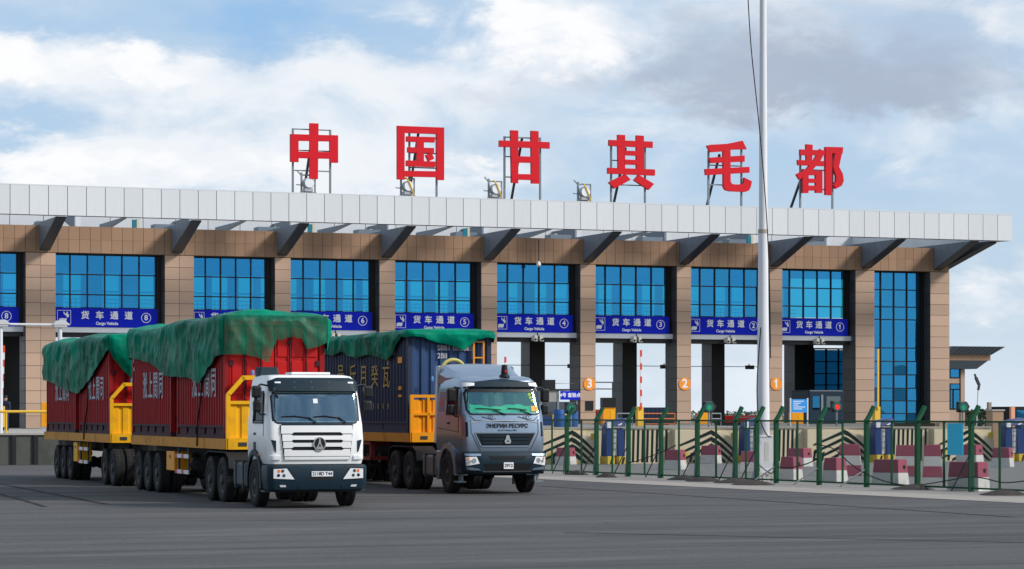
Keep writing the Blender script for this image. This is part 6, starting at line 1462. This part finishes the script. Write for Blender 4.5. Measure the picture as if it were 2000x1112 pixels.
# gantry at left
y = 119.0; xa = on(1, y); xb = on(117, y); z = WZ(634, 60, y)
t = thing('camera_gantry', 'white pipe gantry with camera heads before the left lane signs', 'gantry', (xb, y, PZ)); O = Vector((xb, y, 1.2))
MB(O).tube([(xa-6, y, z), (xb, y, z)], .05, 8).build('crossbar', M_white, t, True)
for x in (xa, xb):
    MB(O).tube([(x, y, 1.2), (x, y, z)], .10, 12).build('post', M_white, t, True); MB(O).hexa([(x-.38,y-.2,z-.02),(x+.45,y-.2,z-.02),(x+.45,y+.2,z-.02),(x-.38,y+.2,z-.02),(x-.2,y-.15,z+.18),(x+.2,y-.15,z+.2),(x+.2,y+.15,z+.2),(x-.2,y+.15,z+.18)]).box(x-.3,x+.3,y-.18,y+.18,z-.12,z-.025).build('camera_head', mat('grey_head', (.45,.46,.47), .5), t, bevel=.02)
t.location = O
# tall thin lane gantry seen through lane three
y = 190; t = thing('far_gantry', 'thin grey gantry frame far behind the column numbered three', 'gantry', (on(1197, y), y, 1.4)); s = FPX/Zc(1180, y); 
MB().tube([(0,0,-1.4),(0,0,(HOR-747)/s+.7)], .07, 6).tube([(-3.6,0,(HOR-747)/s+.7),(0,0,(HOR-747)/s+.7)], .05, 6).tube([(-3.6,0,(HOR-760)/s+.7),(0,0,(HOR-760)/s+.7)], .05, 6).build('frame', M_dsteel, t)

# ---- side building at right
y = 205.0; s = FPX/Zc(1880, y); bx0 = on(1835, y); b1 = on(1883, y); zt = lambda py: CAMZ+(HOR-py)/s
t = thing('side_building', 'small brown stone building with flared two tier grey eaves behind the hall', 'building', (bx0, y, 0)); O = Vector((bx0, y, 0))
MB(O).box(bx0, b1, y, y+8, 0, zt(720)).build('wall', M_gran, t)
e1 = on(1936, y-2)
MB(O).hexa([(bx0,y-.5,zt(721)),(on(1902,y),y-.5,zt(721)),(on(1902,y),y+8,zt(721)),(bx0,y+8,zt(721)),(bx0,y-1.2,zt(705)),(on(1916,y),y-1.2,zt(705)),(on(1916,y),y+9,zt(705)),(bx0,y+9,zt(705))]).build('lower_eave', M_bluegrey, t)
MB(O).box(bx0, on(1920,y), y-1.25, y+9, zt(705)+.005, zt(694)).build('eave_band', M_band, t)
MB(O).hexa([(bx0,y-1.3,zt(694)+.01),(on(1921,y),y-1.3,zt(694)+.01),(on(1921,y),y+9,zt(694)+.01),(bx0,y+9,zt(694)+.01),(bx0,y-2.2,zt(678)),(on(1938,y),y-2.2,zt(678)),(on(1938,y),y+10,zt(678)),(bx0,y+10,zt(678))]).build('upper_eave', M_bluegrey, t)
gm = MB(O)
for k in range(9):
    xx = bx0+.6+k*(on(1915,y)-bx0)/9; gm.bar((xx, y-1.32, zt(694)+.02), (xx+.5, y-2.22, zt(678)), .03)
gm.build('eave_seam', M_dsteel, t)
for (p0, p1, q0, q1) in ((1856,1874,722,737), (1856,1875,751,760), (1856,1861,762,798), (1862,1875,762,798)):
    f = MB(O).box(on(p0,y)-.08, on(p1,y)+.08, y-.06, y-.003, zt(q1)-.08, zt(q0)+.08).build('window', M_frame, t); MB(O).box(on(p0,y), on(p1,y)-.12, y-.08, y-.061, zt(q1), zt(q0)).build('pane', M_wg, f)
MB(O).box(on(1875.5,y), b1+.02, y-.1, y-.004, 0, zt(722)).build('corner_column', M_gran, t)
# leaning lamp pole
x, y = AT(1908, 170); t = thing('leaning_lamp_pole', 'thin leaning lamp pole against the sky at the far right', 'lamp post', (x, y, 0)); s = FPX/170
MB().tube([(-.1,0,0),(.10,0,(HOR-758)/s+2.1)], .035, 6).build('pole', M_bwhite, t); MB().bar((.1,0,3.6),(.18,0,4.0),.12).bar((.15,0,3.95),(-.08,0,4.4),.16).bar((-.08,0,4.4),(-.16,0,4.62),.10).build('lamp_head', M_dsteel, t)
# posts and brick pillar at far right
x, y = AT(1932, 140); o = MB().box(-.09,.09,-.09,.09,0,2.1+(HOR-786)/(FPX/140)).build('wooden_post', mat('weathered_wood', (.3,.24,.2), .9)); o.location = (x, y, 0); tag(o, 'thin weathered post standing right of the last traffic signal', 'post')
x, y = AT(1943, 120); t = thing('brick_pillar', 'short brown stone pillar at the right edge behind the fence', 'pillar', (x, y, 0)); MB().box(-.28,.28,-.28,.28,0,2.1+(HOR-803)/(FPX/120)).build('shaft', M_band, t); MB().box(-.33,.33,-.33,.33,2.1+(HOR-803)/(FPX/120)+.001,2.1+(HOR-800)/(FPX/120)).build('cap', M_conc, t)
x, y = AT(1977, 150); o = MB().box(-.12,.12,-.1,.1,0,2.1+(HOR-795)/(FPX/150)).build('marker_post', mat('peach_paint', (.75,.35,.22), .7)); o.location = (x, y, 0); tag(o, 'peach coloured marker post near the right edge', 'post')
x, y = AT(1982, 158); t = thing('far_glasshouse', 'low dark framed glass shed on the horizon at the right edge', 'shed', (x, y, 0)); MB().box(0,2.4,0,3,0,2.1+(HOR-806)/(FPX/158)+.35).build('frame', M_frame, t); MB().box(.1,2.4,-.02,0,1.2,2.3).build('pane', M_wg, t)

# ---- far trees and hills
def treeline(px0, px1, Z, h0, h1, name='far_treeline'):
    m = MB(); n = 2600; r2 = random.Random(5)
    for k in range(n):
        px = px0+(px1-px0)*r2.random(); hh = h0+(h1-h0)*(.5+.5*noise.noise(Vector((px*.035, 1, 1)))+.3*noise.noise(Vector((px*.16, 1, 7)))); x, y = AT(px, Z+r2.uniform(-12,12)); z = r2.random()**.7*max(.5, hh); r_ = r2.uniform(.25,.6); a = r2.uniform(0,6)
        c = Vector((x, y, z)); u = Vector((math.cos(a), math.sin(a), r2.uniform(-.6,.6)))*r_; v = Vector((r2.uniform(-1,1), r2.uniform(-1,1), 1)).normalized()*r_*.8
        m.add([c-u-v*.5, c+u-v*.4, c+v], [(0,1,2)])
    return m.build(name, M_tree, kind='stuff')
treeline(1850, 2250, 420, 2.2, 3.2); treeline(900, 1700, 620, 2.0, 3.0)
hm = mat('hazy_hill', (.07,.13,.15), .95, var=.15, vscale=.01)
hx = MB()
def hill(i, j):
    px = -900+1100*i/40; x, y = AT(px, 1500+160*j); h = (10.5-9.5*max(0, (px+30)/230 if px > -30 else 0))*(1+.15*noise.noise(Vector((px*.02,0,0))))
    return (x, y, [ -.5, h*.9, h, h*.8][j] if h > 0 else -.5)
hx.grid(hill, 41, 4).build('hills', hm, None, True, kind='structure')

# ---- worker at the left railing
def person():
    x, y = AT(11, FPX/40.0); t = thing('person', 'person in dark blue uniform and cap standing behind the orange railing at the left edge', 'person', (x, y, 1.215), -TH+R(160))
    J = {'pel':(0,0,.95,.15), 'spi':(0,0,1.15,.145), 'che':(0,0,1.35,.16), 'nec':(0,.0,1.50,.06), 'hed':(0,.02,1.60,.095), 'top':(0,.01,1.70,.08),
         'shl':(.19,0,1.42,.065), 'ell':(.25,.02,1.14,.045), 'wrl':(.24,.16,.92,.03), 'hal':(.23,.22,.86,.035), 'shr':(-.19,0,1.42,.065), 'elr':(-.25,0,1.14,.045), 'wrr':(-.24,.12,.90,.03), 'har':(-.23,.16,.84,.035),
         'hil':(.09,0,.88,.10), 'knl':(.11,.03,.50,.07), 'anl':(.11,0,.10,.045), 'tol':(.12,.16,.04,.035), 'hir':(-.09,0,.88,.10), 'knr':(-.11,.01,.50,.07), 'anr':(-.12,-.02,.10,.045), 'tor':(-.13,.14,.04,.035)}
    E_ = [('pel','spi'),('spi','che'),('che','nec'),('nec','hed'),('hed','top'),('che','shl'),('shl','ell'),('ell','wrl'),('wrl','hal'),('che','shr'),('shr','elr'),('elr','wrr'),('wrr','har'),('pel','hil'),('hil','knl'),('knl','anl'),('anl','tol'),('pel','hir'),('hir','knr'),('knr','anr'),('anr','tor')]
    ks = list(J); me = bpy.data.meshes.new('body'); me.from_pydata([J[k][:3] for k in ks], [(ks.index(a), ks.index(b)) for a, b in E_], []); me.materials.append(M_cloth)
    o = bpy.data.objects.new('body', me); COL.objects.link(o); o.parent = t; o.modifiers.new('skin', 'SKIN'); sv = me.skin_vertices[0].data
    for i, k in enumerate(ks): sv[i].radius = (J[k][3], J[k][3]*.85)
    sv[0].use_root = True; sb = o.modifiers.new('sub', 'SUBSURF'); sb.levels = sb.render_levels = 1
    MB().lathe([(.05,1.50),(.088,1.56),(.092,1.62),(.085,1.68)], (0,.025,0), 'z', 16).build('face', M_skin, t, True)
    MB().lathe([(.105,1.65),(.11,1.68),(.115,1.74),(.09,1.765),(.0,1.77)], (0,.01,0), 'z', 16).box(-.07,.07,.08,.2,1.652,1.668).build('cap', M_cloth, t, True)
person()
